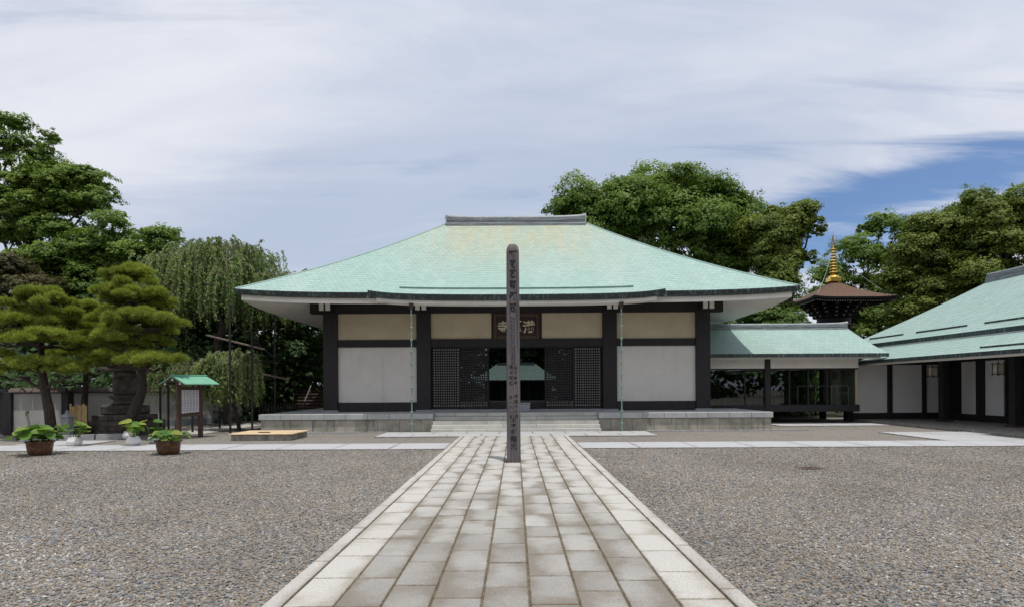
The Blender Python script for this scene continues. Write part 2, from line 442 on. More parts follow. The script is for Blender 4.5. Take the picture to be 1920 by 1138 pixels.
T.set(T.p.inputs['Base Color'], c); T.p.inputs['Roughness'].default_value = 0.8
T.p.inputs['Specular IOR Level'].default_value = 0.25
bump(T, T.math('ADD', n, f), 0.6, 0.008)
MAT['post_wood'] = m
MAT['ink'] = simple('ink', (0.010, 0.009, 0.010), (0.03, 0.027, 0.028), 30, 0.8)
MAT['paper'] = simple('paper', (0.52, 0.50, 0.46), (0.58, 0.56, 0.52), 5, 0.9)
MAT['plaque_wood'] = simple('plaque_wood', (0.030, 0.019, 0.015), (0.045, 0.028, 0.022), 4, 0.55, 0.2, 0.004, (1, 1, 6))
MAT['plaque_gold'] = simple('plaque_gold', (0.62, 0.56, 0.42), (0.70, 0.64, 0.48), 12, 0.5)
MAT['copper_chain'] = simple('copper_chain', (0.20, 0.31, 0.26), (0.26, 0.36, 0.30), 5, 0.6, metal=0.2)
MAT['brown_wood'] = simple('brown_wood', (0.05, 0.03, 0.022), (0.10, 0.062, 0.045), 6, 0.7, 0.3, 0.004, (5, 5, 0.6))
MAT['weathered_wood'] = simple('weathered_wood', (0.13, 0.095, 0.07), (0.26, 0.20, 0.155), 5, 0.8, 0.4, 0.005, (4, 4, 4))
MAT['bamboo'] = simple('bamboo', (0.50, 0.345, 0.15), (0.62, 0.44, 0.22), 7, 0.5, 0.1, 0.002, objrand=0.15)
MAT['bamboo_top'] = simple('bamboo_top', (0.50, 0.36, 0.21), (0.64, 0.49, 0.32), 6, 0.6, 0.2, 0.003, objrand=0.2)
MAT['old_stone'] = simple('old_stone', (0.055, 0.047, 0.042), (0.15, 0.125, 0.105), 3.5, 0.9, 0.6, 0.015, objrand=0.15)
MAT['concrete'] = simple('concrete', (0.17, 0.155, 0.13), (0.34, 0.32, 0.285), 3.0, 0.9, 0.4, 0.006, (1.6, 1.6, 0.6))
MAT['grey_stone'] = simple('grey_stone', (0.27, 0.28, 0.285), (0.37, 0.375, 0.37), 6, 0.85, 0.3, 0.005, objrand=0.1)
MAT['white_glaze'] = simple('white_glaze', (0.66, 0.65, 0.63), (0.74, 0.73, 0.71), 3, 0.18, spec=0.5)
m, T = newmat('brown_glaze')
n = T.noise(T.pos, 9, 5, 0.6, 1.2); w = T.noise(T.mapv(T.pos, (1, 1, 2)), 5, 4, 0.6, 2.5)
c = T.mix(T.ramp(n, 0.35, 0.7), (0.075, 0.030, 0.014), (0.15, 0.065, 0.028))
c = T.mix(T.ramp(w, 0.60, 0.64), c, (0.29, 0.16, 0.06))
T.set(T.p.inputs['Base Color'], c); T.p.inputs['Roughness'].default_value = 0.3
bump(T, w, 0.4, 0.01)
MAT['brown_glaze'] = m
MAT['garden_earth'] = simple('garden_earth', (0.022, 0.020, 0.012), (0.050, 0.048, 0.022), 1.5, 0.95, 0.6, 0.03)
MAT['soil'] = simple('soil', (0.02, 0.016, 0.012), (0.05, 0.04, 0.03), 20, 0.95)
MAT['gold'] = simple('gold', (0.80, 0.52, 0.10), (0.95, 0.66, 0.18), 6, 0.35, metal=0.9)
MAT['pale_metal'] = simple('pale_metal', (0.35, 0.35, 0.36), (0.5, 0.5, 0.5), 6, 0.4, metal=0.6)
MAT['bark_roof'] = simple('bark_roof', (0.10, 0.054, 0.036), (0.17, 0.095, 0.063), 5, 0.85, 0.6, 0.02, (1, 1, 3))
MAT['rust'] = simple('rust', (0.09, 0.065, 0.05), (0.16, 0.115, 0.085), 8, 0.85, 0.3, 0.004)
MAT['iron'] = simple('iron', (0.035, 0.026, 0.022), (0.075, 0.05, 0.04), 8, 0.7, 0.3, 0.004)
MAT['lamp_paper'] = simple('lamp_paper', (0.40, 0.36, 0.29), (0.46, 0.42, 0.34), 6, 0.85)
MAT['dim_white'] = simple('dim_white', (0.5, 0.5, 0.49), (0.58, 0.58, 0.56), 3, 0.85)
MAT['far_roof'] = simple('far_roof', (0.23, 0.40, 0.36), (0.30, 0.47, 0.43), 3, 0.65, 0.3, 0.02, (1, 6, 6))
MAT['board_roof'] = simple('board_roof', (0.17, 0.42, 0.285), (0.21, 0.475, 0.33), 3, 0.5)

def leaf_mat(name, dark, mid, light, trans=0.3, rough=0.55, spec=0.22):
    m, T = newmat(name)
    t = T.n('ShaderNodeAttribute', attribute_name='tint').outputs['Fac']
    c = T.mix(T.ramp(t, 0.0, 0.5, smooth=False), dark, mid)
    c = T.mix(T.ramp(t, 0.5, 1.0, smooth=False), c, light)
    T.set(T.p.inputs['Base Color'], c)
    T.p.inputs['Roughness'].default_value = rough; T.p.inputs['Specular IOR Level'].default_value = spec
    tr = T.n('ShaderNodeBsdfTranslucent', i_Color=T.mix(1.0, c, (1.25, 1.35, 0.6), 'MULTIPLY'))
    mx = T.n('ShaderNodeMixShader', i_0=trans, i_1=T.p.outputs[0], i_2=tr.outputs[0])
    T.t.links.new(mx.outputs[0], T.out.inputs['Surface'])
    MAT[name] = m
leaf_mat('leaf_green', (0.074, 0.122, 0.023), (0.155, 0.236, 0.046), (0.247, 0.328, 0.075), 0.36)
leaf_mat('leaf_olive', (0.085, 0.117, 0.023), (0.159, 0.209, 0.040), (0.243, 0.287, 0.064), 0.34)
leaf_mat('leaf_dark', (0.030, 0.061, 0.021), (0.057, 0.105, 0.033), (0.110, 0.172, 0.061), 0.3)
leaf_mat('leaf_brownish', (0.042, 0.050, 0.018), (0.079, 0.079, 0.030), (0.12, 0.10, 0.050))
leaf_mat('leaf_cherry', (0.078, 0.129, 0.040), (0.157, 0.230, 0.074), (0.302, 0.386, 0.151), 0.38)
leaf_mat('leaf_pine', (0.123, 0.157, 0.031), (0.263, 0.308, 0.054), (0.414, 0.459, 0.095), 0.32)
leaf_mat('leaf_lotus', (0.055, 0.13, 0.025), (0.12, 0.24, 0.05), (0.33, 0.36, 0.08), 0.35)
leaf_mat('leaf_shrub', (0.052, 0.098, 0.023), (0.103, 0.172, 0.039), (0.16, 0.23, 0.06), 0.35)
MAT['bark'] = simple('bark', (0.035, 0.026, 0.021), (0.085, 0.065, 0.05), 6, 0.9, 0.8, 0.03, (3, 3, 0.7))
MAT['coping'] = simple('coping', (0.07, 0.055, 0.047), (0.13, 0.105, 0.09), 5, 0.85, 0.3, 0.005)
MAT['twig'] = simple('twig', (0.15, 0.115, 0.09), (0.25, 0.20, 0.16), 9, 0.9)

# ================================================================== GROUND
mb = MB()
n = 40
mb.add([(-300, -300, 0), (300, -300, 0), (300, 400, 0), (-300, 400, 0)], [(0, 1, 2, 3)])
ground = mb.build('gravel_ground', MAT['gravel_ground'])
tag(ground, 'grey brown gravel covering the whole temple court', kind='structure')

def slab_mesh(name, sx, sy, h, b=0.006):
    return MB().box(-sx/2, sx/2, -sy/2, sy/2, -h, 0, b).mesh(name)

# approach path: nine columns of slabs between two kerbs, laid on a dirt bed
path = MB().box(-1.80, 1.70, 2.2, 20.08, 0.001, 0.021).build('approach_path', MAT['joint_dirt'])
tag(path, 'pale stone slab path running straight to the temple hall steps', kind='structure')
COLS = [-1.70, -1.326, -0.983, -0.63, -0.257, 0.0955, 0.46, 0.81, 1.18, 1.565]
L = 0.672
pole_xy = (-0.05, 13.1)
slabs = {}
def slab_at(x0, x1, y0, y1, mat, parent, z=0.034, gap=0.015, name='paving_slab', key=None, h=0.03):
    w, l = x1-x0-gap, y1-y0-gap
    k = (round(w, 2), round(l, 2), mat)
    if k not in slabs:
        slabs[k] = slab_mesh(name, w, l, h); slabs[k].materials.append(MAT[mat])
    o = obj(name, slabs[k], None, parent)
    o.location = ((x0+x1)/2, (y0+y1)/2, z + random.uniform(-0.002, 0.002))
    o.rotation_euler = (random.uniform(-.002, .002), random.uniform(-.004, .004), random.uniform(-.003, .003))
    return o
for ci in range(9):
    x0, x1 = COLS[ci], COLS[ci+1]
    mat = 'slab_white' if ci in (0, 8) else 'slab_grey'
    y = 2.25 - random.random()*L*0.8
    y = [2.0, 1.72, 2.2, 1.9, 2.15, 1.75, 2.05, 2.3, 1.85][ci]
    while y < 20.07:
        ln = L if random.random() > 0.07 else L*random.choice((0.6, 0.75))
        y1 = min(y + ln, 20.07)
        if 20.07 - y1 < 0.2: y1 = 20.07
        if not (x0 < pole_xy[0]+0.12 and x1 > pole_xy[0]-0.12 and y < pole_xy[1]+0.17 and y1 > pole_xy[1]-0.17):
            slab_at(x0, x1, y, y1, mat, path)
        else:
            # the slabs round the post are cut to it
            py0, py1 = pole_xy[1]-0.19, pole_xy[1]+0.19
            if py0 - y > 0.08: slab_at(x0, x1, y, py0, mat, path)
            if y1 - py1 > 0.08: slab_at(x0, x1, py1, y1, mat, path)
        y = y1
for xa, xb in ((-1.845, -1.70), (1.565, 1.715)):
    y = 1.6 if xa < 0 else 2.1
    while y < 20.07:
        y1 = min(y + 1.32, 20.07)
        slab_at(xa, xb, y, y1, 'slab_kerb', path, 0.042, 0.008, 'kerb_stone', h=0.06)
        y = y1
# apron before the steps
apron = MB().box(-4.66, 4.66, 20.09, 22.08, 0.001, 0.02).build('stair_apron', MAT['joint_grey'])
tag(apron, 'broad pale stone apron at the foot of the temple steps', kind='structure')
for r in range(2):
    xs = np.linspace(-4.66, 4.66, 9) if r == 0 else np.concatenate([[-4.66], np.linspace(-4.07, 4.07, 8), [4.66]])
    ys = (20.09, 21.1) if r == 0 else (21.1, 22.08)
    for i in range(len(xs)-1):
        slab_at(xs[i], xs[i+1], ys[0], ys[1], 'slab_blue', apron, 0.036, 0.008)
# path across the court and its branches on the right
def strip(name, x0, x1, y0, y1, step, along, label, mat='slab_blue', rows=1):
    s = MB().box(x0, x1, y0, y1, 0.001, 0.016).build(name, MAT['joint_grey'])
    tag(s, label, kind='structure')
    a0, a1 = (x0, x1) if along == 'x' else (y0, y1)
    k = max(1, round((a1-a0)/step))
    for i in range(k):
        p, q = a0 + (a1-a0)*i/k, a0 + (a1-a0)*(i+1)/k
        if along == 'x': slab_at(p, q, y0, y1, mat, s, 0.030, 0.008)
        else: slab_at(x0, x1, p, q, mat, s, 0.030, 0.008)
    return s
strip('cross_path', -30.0, -1.86, 16.05, 17.7, 1.45, 'x', 'smooth grey stone path crossing the court on the left')
strip('cross_path', 1.73, 27.4, 16.05, 17.7, 1.5, 'x', 'smooth grey stone path crossing the court on the right')
strip('side_path', 12.4, 14.9, 17.72, 19.78, 1.03, 'y', 'short stone branch joining the right cross path to the side building')
strip('side_path', 12.4, 18.9, 19.8, 21.0, 1.3, 'x', 'stone strip leading right towards the side building veranda')
strip('side_path', 10.6, 15.1, 24.6, 26.0, 1.1, 'x', 'stone strip on the ground beyond the right end of the platform')
strip('side_path', -13.4, -10.1, 20.6, 21.8, 1.1, 'x', 'stone strip between the notice board and the white wall') if False else None
m0 = strip('wall_path', -12.6, -11.2, 22.0, 31.0, 1.0, 'y', 'stone walk along the white wall under the weeping cherries', 'slab_kerb')
m0.location = (0, 0, 0)
strip('wall_path', -14.6, -12.55, 17.72, 19.2, 1.0, 'x', 'stone walk under the lotus pots before the pines')
# drip edging round the platform
edge = MB().box(-11.0, -4.68, 22.18, 22.24, 0.0, 0.035).box(4.68, 10.6, 22.18, 22.24, 0.0, 0.035).build('edging_strip', MAT['grey_stone'])
tag(edge, 'thin stone edging along the foot of the platform', kind='structure')

# loose gravel: real stones where they can be told apart
def stone_mesh(i):
    r = np.random.default_rng(100+i)
    t = (1+5**.5)/2
    P = np.array([(-1,t,0),(1,t,0),(-1,-t,0),(1,-t,0),(0,-1,t),(0,1,t),(0,-1,-t),(0,1,-t),(t,0,-1),(t,0,1),(-t,0,-1),(-t,0,1)], float)
    P /= np.linalg.norm(P[0])
    P *= r.uniform(0.6, 1.25, (12, 1))
    P *= np.array([1.0, r.uniform(0.55, 0.85), r.uniform(0.32, 0.6)])
    Fc = [(0,11,5),(0,5,1),(0,1,7),(0,7,10),(0,10,11),(1,5,9),(5,11,4),(11,10,2),(10,7,6),(7,1,8),(3,9,4),(3,4,2),(3,2,6),(3,6,8),(3,8,9),(4,9,5),(2,4,11),(6,2,10),(8,6,7),(9,8,1)]
    me = newmesh('gravel_stone', P, Fc); me.materials.append(MAT['gravel_stone'])
    return me
stone_col = bpy.data.collections.new('gravel_stones')
for i in range(7):
    stone_col.objects.link(bpy.data.objects.new('gravel_stone', stone_mesh(i)))
pts = []
def scatter(y0, y1, dens):
    xm = y1*0.98 + 1.5
    k = int((y1-y0)*2*xm*dens)
    x = rng.uniform(-xm, xm, k); y = rng.uniform(y0, y1, k)
    keep = (np.abs(x+0.065) > 1.81)
    pts.append(np.stack([x[keep], y[keep], rng.uniform(-0.004, 0.010, keep.sum())], 1))
scatter(3.2, 6.5, 1700); scatter(6.5, 10, 1400); scatter(10, 13, 900); scatter(13, 16.02, 500)
pts = np.concatenate(pts)
gm = npmesh('loose_gravel', pts, np.zeros((0, 3), int), 3)
gm.materials.append(MAT['gravel_stone'])
grav = obj('loose_gravel', gm)
tag(grav, 'loose grey and tan gravel stones in front of the paths', 'gravel', kind='stuff')
ng = bpy.data.node_groups.new('scatter_stones', 'GeometryNodeTree')
ng.interface.new_socket('Geometry', in_out='INPUT', socket_type='NodeSocketGeometry')
ng.interface.new_socket('Geometry', in_out='OUTPUT', socket_type='NodeSocketGeometry')
gi = ng.nodes.new('NodeGroupInput'); go = ng.nodes.new('NodeGroupOutput')
m2p = ng.nodes.new('GeometryNodeMeshToPoints'); iop = ng.nodes.new('GeometryNodeInstanceOnPoints')
ci = ng.nodes.new('GeometryNodeCollectionInfo'); ci.inputs['Collection'].default_value = stone_col
ci.inputs['Separate Children'].default_value = True
rr = ng.nodes.new('FunctionNodeRandomValue'); rr.data_type = 'FLOAT_VECTOR'
rr.inputs[0].default_value = (-0.35, -0.35, 0); rr.inputs[1].default_value = (0.35, 0.35, 6.283)
rs = ng.nodes.new('FunctionNodeRandomValue'); rs.data_type = 'FLOAT'
rs.inputs[2].default_value = 0.007; rs.inputs[3].default_value = 0.0215; rs.inputs['Seed'].default_value = 5
iop.inputs['Pick Instance'].default_value = True
lk = ng.links.new
lk(gi.outputs[0], m2p.inputs[0]); lk(m2p.outputs[0], iop.inputs['Points']); lk(ci.outputs[0], iop.inputs['Instance'])
lk(rr.outputs[0], iop.inputs['Rotation']); lk(rs.outputs[1], iop.inputs['Scale']); lk(iop.outputs[0], go.inputs[0])
md = grav.modifiers.new('stones', 'NODES'); md.node_group = ng

# pale pebbles in the drip strip, right of the steps
def pebbles(name, x0, x1, y0, y1, k, label):
    V = []; Fc = []
    base = np.array([v.co for v in stone_mesh(2).vertices]); tri = [tuple(p.vertices) for p in stone_mesh(2).polygons]
    mbp = MB()
    for i in range(k):
        a = random.random()*6.28; s = random.uniform(0.02, 0.045)
        Rm = Matrix.Translation((random.uniform(x0, x1), random.uniform(y0, y1), 0.012)) @ Matrix.Rotation(a, 4, 'Z') @ Matrix.Scale(s, 4)
        mbp.add([Rm @ Vector(b) for b in base], tri)
    o = mbp.build(name, MAT['grey_stone'])
    return tag(o, label, 'pebbles', kind='stuff')
pebbles('drip_pebbles', 4.8, 10.3, 22.3, 22.72, 420, 'pale round pebbles along the platform foot on the right')
pebbles('drip_pebbles', -10.2, -4.8, 22.3, 22.72, 420, 'pale round pebbles along the platform foot on the left')

# ================================================================== ROOF TOOLS
class Hip:
    def __init__(s, cx, cy, Wx, Wy, ze, H, sag=0.0, lift=0.0):
        s.cx, s.cy, s.Wx, s.Wy, s.ze, s.H, s.sag, s.lift = cx, cy, Wx, Wy, ze, H, sag, lift
        s.R = min(Wx, Wy)
    def z(s, d, t):
        q = d/s.R
        return s.ze + s.H*q - 4*s.sag*q*(1-q) + s.lift*max(0, 1-max(q, 0))**2*abs(t)**5
    def p(s, side, d, t, dz=0.0, zd=None):
        hx, hy = s.Wx-d, s.Wy-d
        z = s.z(d if zd is None else zd, t) + dz
        if side == 'F': return Vector((s.cx + t*hx, s.cy - hy, z))
        if side == 'B': return Vector((s.cx - t*hx, s.cy + hy, z))
        if side == 'L': return Vector((s.cx - hx, s.cy - t*hy, z))
        return Vector((s.cx + hx, s.cy + t*hy, z))
def ringband(roof, prof, nt=26, sides='FRBL'):
    """sweep a profile [(inset, dz)] round the eave"""
    m = MB()
    for sd_ in sides:
        V = []; Fc = []
        k = len(prof)
        for i in range(nt+1):
            t = -1 + 2*i/nt
            for d, dz in prof: V.append(roof.p(sd_, d, t, dz, 0.0))
        for i in range(nt):
            for j in range(k-1):
                Fc.append((i*k+j, i*k+k+j, i*k+k+j+1, i*k+j+1))
        m.add(V, Fc)
    return m
def shingle_rows(fn, rows, urange, width, lipfn=0.008, gap=0.005):
    """fn(u, r) -> point; rows: list of (r0, r1); urange(r) -> (u0, u1) in metres"""
    m = MB()
    for i, (r0, r1) in enumerate(rows):
        a0, a1 = urange(r0); b0, b1 = urange(r1)
        off = (0.5 if i % 2 else 0.0)*width
        k0 = math.floor((min(a0, b0)-off)/width); k1 = math.ceil((max(a1, b1)-off)/width)
        for k in range(k0, k1):
            ua, ub = off + k*width + gap/2, off + (k+1)*width - gap/2
            A, B = max(ua, a0), min(ub, a1)
            C, D = max(ua, b0), min(ub, b1)
            if B - A < 0.01 and D - C < 0.01: continue
            A, B = min(A, a1), max(B, a0); C, D = min(C, b1), max(D, b0)
            if B < A: A = B = (A+B)/2
            if D < C: C = D = (C+D)/2
            lip = lipfn*random.uniform(0.8, 1.35)
            pA, pB = fn(A, r0), fn(B, r0); pC, pD = fn(C, r1), fn(D, r1)
            up = Vector((0, 0, 1))
            m.add([pA+up*lip*1.2, pB+up*lip*1.2, pD+up*0.004, pC+up*0.004, pA-up*0.006, pB-up*0.006],
                  [(0, 1, 2, 3), (4, 5, 1, 0)])
    return m
def hip_shingles(roof, sides, step, width, dmax=None):
    dmax = dmax or roof.R
    k = int(dmax/step)
    rows = [(i*step, (i+1)*step + 0.015) for i in range(k)]
    m = MB()
    for sd_ in sides:
        def half(d): return max((roof.Wx if sd_ in 'FB' else roof.Wy) - d, 0.0)
        def fn(u, d, sd_=sd_):
            h = max(half(d), 1e-4); return roof.p(sd_, d, max(-1, min(1, u/h)), 0.018)
        mm = shingle_rows(fn, rows, lambda d: (-half(d), half(d)), width)
        m.add(mm.V, mm.F)
    return m
def hip_sheet(roof, dz=0.0, nd=14, nt=24):
    m = MB()
    for sd_ in 'FRBL':
        V = []; Fc = []
        for i in range(nd+1):
            d = roof.R*i/nd
            for j in range(nt+1): V.append(roof.p(sd_, d, -1+2*j/nt, dz))
        for i in range(nd):
            for j in range(nt):
                a = i*(nt+1)+j
                Fc.append((a, a+1, a+nt+2, a+nt+1))
        m.add(V, Fc)
    return m
def ridge_cap(p, q, w, h, tip=0.12, over=0.1, n=24):
    """layered ridge from p to q with lifted ends; returns body, top rounds"""
    p, q = Vector(p), Vector(q); d = (q-p).normalized(); s = d.cross(Vector((0, 0, 1))).normalized()
    ln = (q-p).length
    body = MB(); top = MB()
    prof = [(-w/2-0.03, -0.25), (-w/2-0.03, 0.0), (-w/2, 0.03), (-w/2, h*0.36), (-w/2-0.02, h*0.38), (-w/2-0.02, h*0.46), (-w/2+0.02, h*0.48), (-w/2+0.02, h*0.8)]
    prof = prof + [(-a, b) for a, b in reversed(prof)]
    k = len(prof)
    V = []; Fc = []
    for i in range(n+1):
        t = i/n; e = abs(2*t-1)**4*tip
        c = p + d*(t*ln) 
        for a, b in prof: V.append(c + s*a + Vector((0, 0, b + e*max(0, b/h))))
    for i in range(n):
        for j in range(k-1): Fc.append((i*k+j, i*k+k+j, i*k+k+j+1, i*k+j+1))
    Fc.append(tuple(range(k))); Fc.append(tuple(range(n*k, n*k+k)))
    body.add(V, Fc)
    pt = []
    for i in range(n+1):
        t = i/n; e = abs(2*t-1)**4*tip
        pt.append(p + d*(t*(ln+2*over)-over) + Vector((0, 0, h*0.86+e + (tip*0.7 if i in (0, n) else 0))))
    top.tube(pt, w*0.27, 10)
    return body, top

# ================================================================== MAIN HALL
hall = empty('temple_hall', (0.05, 29.1, 0))
tag(hall, 'wide temple hall with pale green copper hip roof behind the wooden post', 'temple')
CX = 0.05
PH = 0.66                                    # platform height
YP, YW = 22.8, 25.0
# --- platform
plat = MB().box(-9.46, -3.10, 22.90, 36.2, 0, PH-0.006).box(-3.10, 3.10, 23.62, 36.2, 0, PH-0.006).box(3.10, 9.46, 22.90, 36.2, 0, PH-0.006)
platform = plat.build('platform', MAT['platform_face'], hall)
tag(platform, 'grey stone podium of the hall')
floor_top = MB().box(-9.4, 9.4, 23.6, 36.1, PH-0.005, PH+0.004).build('platform_paving', MAT['platform_cap'], platform)
cap_me = {}
def stone(name, x0, x1, y0, y1, z0, z1, mat, parent, b=0.012):
    k = (name, round(x1-x0, 3), round(y1-y0, 3), round(z1-z0, 3), mat)
    if k not in cap_me:
        cap_me[k] = MB().box(-(x1-x0)/2, (x1-x0)/2, -(y1-y0)/2, (y1-y0)/2, -(z1-z0)/2, (z1-z0)/2, b).mesh(name)
        cap_me[k].materials.append(MAT[mat])
    o = obj(name, cap_me[k], None, parent); o.location = ((x0+x1)/2, (y0+y1)/2, (z0+z1)/2)
    return o
for s in (-1, 1):
    w = (9.56-3.08)/8
    for i in range(8):
        a, b = 3.08 + i*w, 3.08 + (i+1)*w
        x0, x1 = (a, b) if s > 0 else (-b, -a)
        stone('cap_stone', x0+.005, x1-.005, YP-0.04, 23.62, PH-0.2, PH+0.006, 'platform_cap', platform)
        a, b = a - (0 if i == 0 else w*0.45), b - w*0.45
        if i == 7: b = 9.5
        x0, x1 = (a, b) if s > 0 else (-b, -a)
        stone('face_stone', x0+.004, x1-.004, YP+0.02, YP+0.10, 0, PH-0.205, 'platform_face', platform, 0.008)
    for i in range(14):
        y0 = 23.64 + i*0.89
        stone('cap_stone', *(sorted((s*9.56, s*8.8))), y0, y0+0.88, PH-0.2, PH+0.006, 'platform_cap', platform)
        stone('face_stone', *(sorted((s*9.47, s*9.52))), y0-0.6, y0+0.275, 0, PH-0.205, 'platform_face', platform, 0.008)
# --- steps
stairs = MB().box(-3.06, 3.06, 22.35, 23.6, 0, 0.10).build('stairs', MAT['step_stone'], hall)
for i in range(5):
    z1 = 0.1325*(i+1); y0 = 22.08 + 0.3*i
    xs = [-3.08] + [(-2.3 + (0.62 if i % 2 else 0.0) + 1.22*k) for k in range(5)] + [3.08]
    if xs[-2] > 2.8: xs.pop(-2)
    for k in range(len(xs)-1):
        stone('step_stone', xs[k]+.003, xs[k+1]-.003, y0, y0+0.44 if i < 4 else 23.68, z1-0.1325 if i == 0 else z1-0.128, z1, 'step_stone', stairs, 0.008)
# --- timber frame
COLX = [-7.61, -3.80, 3.80, 7.61]
colm = MB().box(-0.29, 0.29, -0.29, 0.29, 0, 4.75, 0.012).mesh('column'); colm.materials.append(MAT['dark_wood'])
bsm = MB().box(-0.33, 0.33, -0.33, 0.33, -0.02, 0.07, 0.01).mesh('base_stone'); bsm.materials.append(MAT['base_stone'])
cols = [(x, YW+0.29) for x in COLX] + [(sx*7.61, y) for sx in (-1, 1) for y in (29.2, 33.1)]
for x, y in cols:
    c = obj('column', colm, None, hall); c.location = (CX+x, y, PH+0.055)
    b = obj('base_stone', bsm, None, c); b.location = (CX+x, y, PH+0.004)
def beam(x0, x1, y0, y1, z0, z1, name='beam', mat='dark_wood', b=0.01):
    return MB().box(x0, x1, y0, y1, z0, z1, b).build(name, MAT[mat], hall)
beam(CX-8.42, CX+8.42, YW-0.03, YW+0.33, 4.66, 5.34, 'top_beam', 'black_wood')
for xa, xb in ((-7.32, -4.09), (4.09, 7.32)):
    beam(CX+xa, CX+xb, YW+0.08, YW+0.32, 3.30, 3.60)
    beam(CX+xa, CX+xb, YW+0.08, YW+0.32, PH+0.01, 1.045, 'sill_beam')
    MB().box(CX+xa, CX+xb, YW+0.16, YW+0.26, 3.60, 4.66).build('upper_panel', MAT['plaster_tan'], hall)
    MB().box(CX+xa, CX+xb, YW+0.16, YW+0.26, 1.045, 3.30).build('lower_panel', MAT['plaster'], hall)
beam(CX-3.51, CX+3.51, YW+0.07, YW+0.32, 3.28, 3.62, 'lintel_beam')
for s in (-1, 1):
    xa, xb = sorted((s*3.51, s*1.04))
    MB().box(CX+xa, CX+xb, YW+0.16, YW+0.26, 3.62, 4.66).build('upper_panel', MAT['plaster_tan'], hall)
MB().box(CX-1.04, CX+1.04, YW+0.18, YW+0.28, 3.62, 4.66).build('backing_board', MAT['plaque_wood'], hall)
beam(CX-3.51, CX+3.51, YW+0.02, YW+0.40, PH+0.006, 0.74, 'door_sill', 'base_stone')
# side and back walls, floor and ceiling inside
for s in (-1, 1):
    for ya, yb in ((25.58, 28.9), (29.5, 32.8)):
        MB().box(CX+s*7.61-0.06, CX+s*7.61+0.06, ya, yb, PH+0.01, 5.3).build('side_wall', MAT['plaster'], hall)
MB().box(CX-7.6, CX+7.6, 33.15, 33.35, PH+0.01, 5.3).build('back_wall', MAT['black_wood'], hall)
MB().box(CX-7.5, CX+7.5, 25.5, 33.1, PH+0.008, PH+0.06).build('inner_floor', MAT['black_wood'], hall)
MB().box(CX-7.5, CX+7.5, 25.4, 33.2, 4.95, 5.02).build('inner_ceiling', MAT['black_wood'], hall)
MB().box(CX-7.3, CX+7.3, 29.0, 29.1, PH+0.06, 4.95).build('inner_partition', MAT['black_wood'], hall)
# --- paired bracket ends, painted white
for x in COLX:
    for dx in (-0.125, 0.125):
        br = MB().box(CX+x+dx-0.09, CX+x+dx+0.09, 24.33, YW-0.04, 4.70, 4.98, 0.008).build('bracket', MAT['black_wood'], hall)
        MB().box(CX+x+dx-0.088, CX+x+dx+0.088, 24.27, 24.328, 4.702, 4.978, 0.004).build('bracket_end', MAT['white_board'], br)
# --- doors
def door(x0, x1, y, kind):
    z0, z1 = 0.742, 3.279
    fr = 0.05
    f = MB().box(x0, x0+fr, y, y+0.05, z0, z1).box(x1-fr, x1, y, y+0.05, z0, z1).box(x0+fr, x1-fr, y, y+0.05, z0, z0+0.12).box(x0+fr, x1-fr, y, y+0.05, z1-fr, z1)
    d = f.build('door', MAT['black_wood'], hall)
    lat = MB(); nx, nz = 11, 23
    a0, a1, b0, b1 = x0+fr, x1-fr, z0+0.12, z1-fr
    for i in range(nx):
        c = a0 + (a1-a0)*(i+0.0)/(nx) ; 
        if i: lat.box(c-0.023, c+0.023, y+0.012, y+0.036, b0, b1)
    for i in range(1, nz):
        c = b0 + (b1-b0)*i/nz
        lat.box(a0, a1, y+0.016, y+0.032, c-0.025, c+0.025)
    lo = lat.build('lattice', MAT['black_wood'], d); tag(lo, kind='stuff')
    if kind == 'paper': MB().box(a0, a1, y+0.060, y+0.066, b0, b1).build('paper_screen', MAT['paper'], d)
    else: MB().box(a0, a1, y+0.060, y+0.068, b0, b1).build('glass_pane', MAT['glass'], d)
    return d
for s in (-1, 1):
    a, b = sorted((CX+s*3.48, CX+s*2.34)); door(a, b, YW+0.22, 'paper')
    a, b = sorted((CX+s*2.36, CX+s*1.17)); door(a, b, YW+0.13, 'glass')
for a, b in ((CX-1.17, CX+0.0), (CX+0.0, CX+1.17)):
    d = MB().box(a, a+0.03, YW+0.24, YW+0.29, 0.742, 3.279).box(b-0.03, b, YW+0.24, YW+0.29, 0.742, 3.279).box(a+0.03, b-0.03, YW+0.24, YW+0.29, 0.742, 1.06).box(a+0.03, b-0.03, YW+0.24, YW+0.29, 3.24, 3.279).build('glass_door', MAT['black_wood'], hall)
    MB().box(a+0.03, b-0.03, YW+0.26, YW+0.268, 1.06, 3.24).build('glass_pane', MAT['glass'], d)
# --- roof
RF = Hip(CX, 29.1, 10.2, 6.9, 5.05, 4.32, 0.18, 0.17)
roof = hip_sheet(RF, 0.0).build('roof', MAT['copper_under'], hall)
sh = hip_shingles(RF, 'FLR', 0.19, 0.215).build('shingles', MAT['copper'], roof); tag(sh, kind='stuff')
hip_shingles(RF, 'B', 0.38, 0.43).build('shingles', MAT['copper'], roof); tag(roof.children[-1], kind='stuff')
ringband(RF, [(0.0, 0.028), (-0.03, 0.018), (-0.03, -0.02), (0.03, -0.175), (0.22, -0.175)]).build('eave_fascia', MAT['fascia'], roof)
ringband(RF, [(0.16, -0.172), (0.16, -0.36), (0.24, -0.362)]).build('eave_board', MAT['white_board'], roof)
ringband(RF, [(0.235, -0.355), (1.1, -0.19), (2.9, 0.30)]).build('soffit', MAT['soffit'], roof)
rb, rt = ridge_cap((CX-3.26, 29.1, 9.33), (CX+3.26, 29.1, 9.33), 0.46, 0.33, 0.07, 0.07)
rd = rb.build('ridge', MAT['ridge_tile'], roof); rt.build('ridge_top', MAT['ridge_light'], roof)
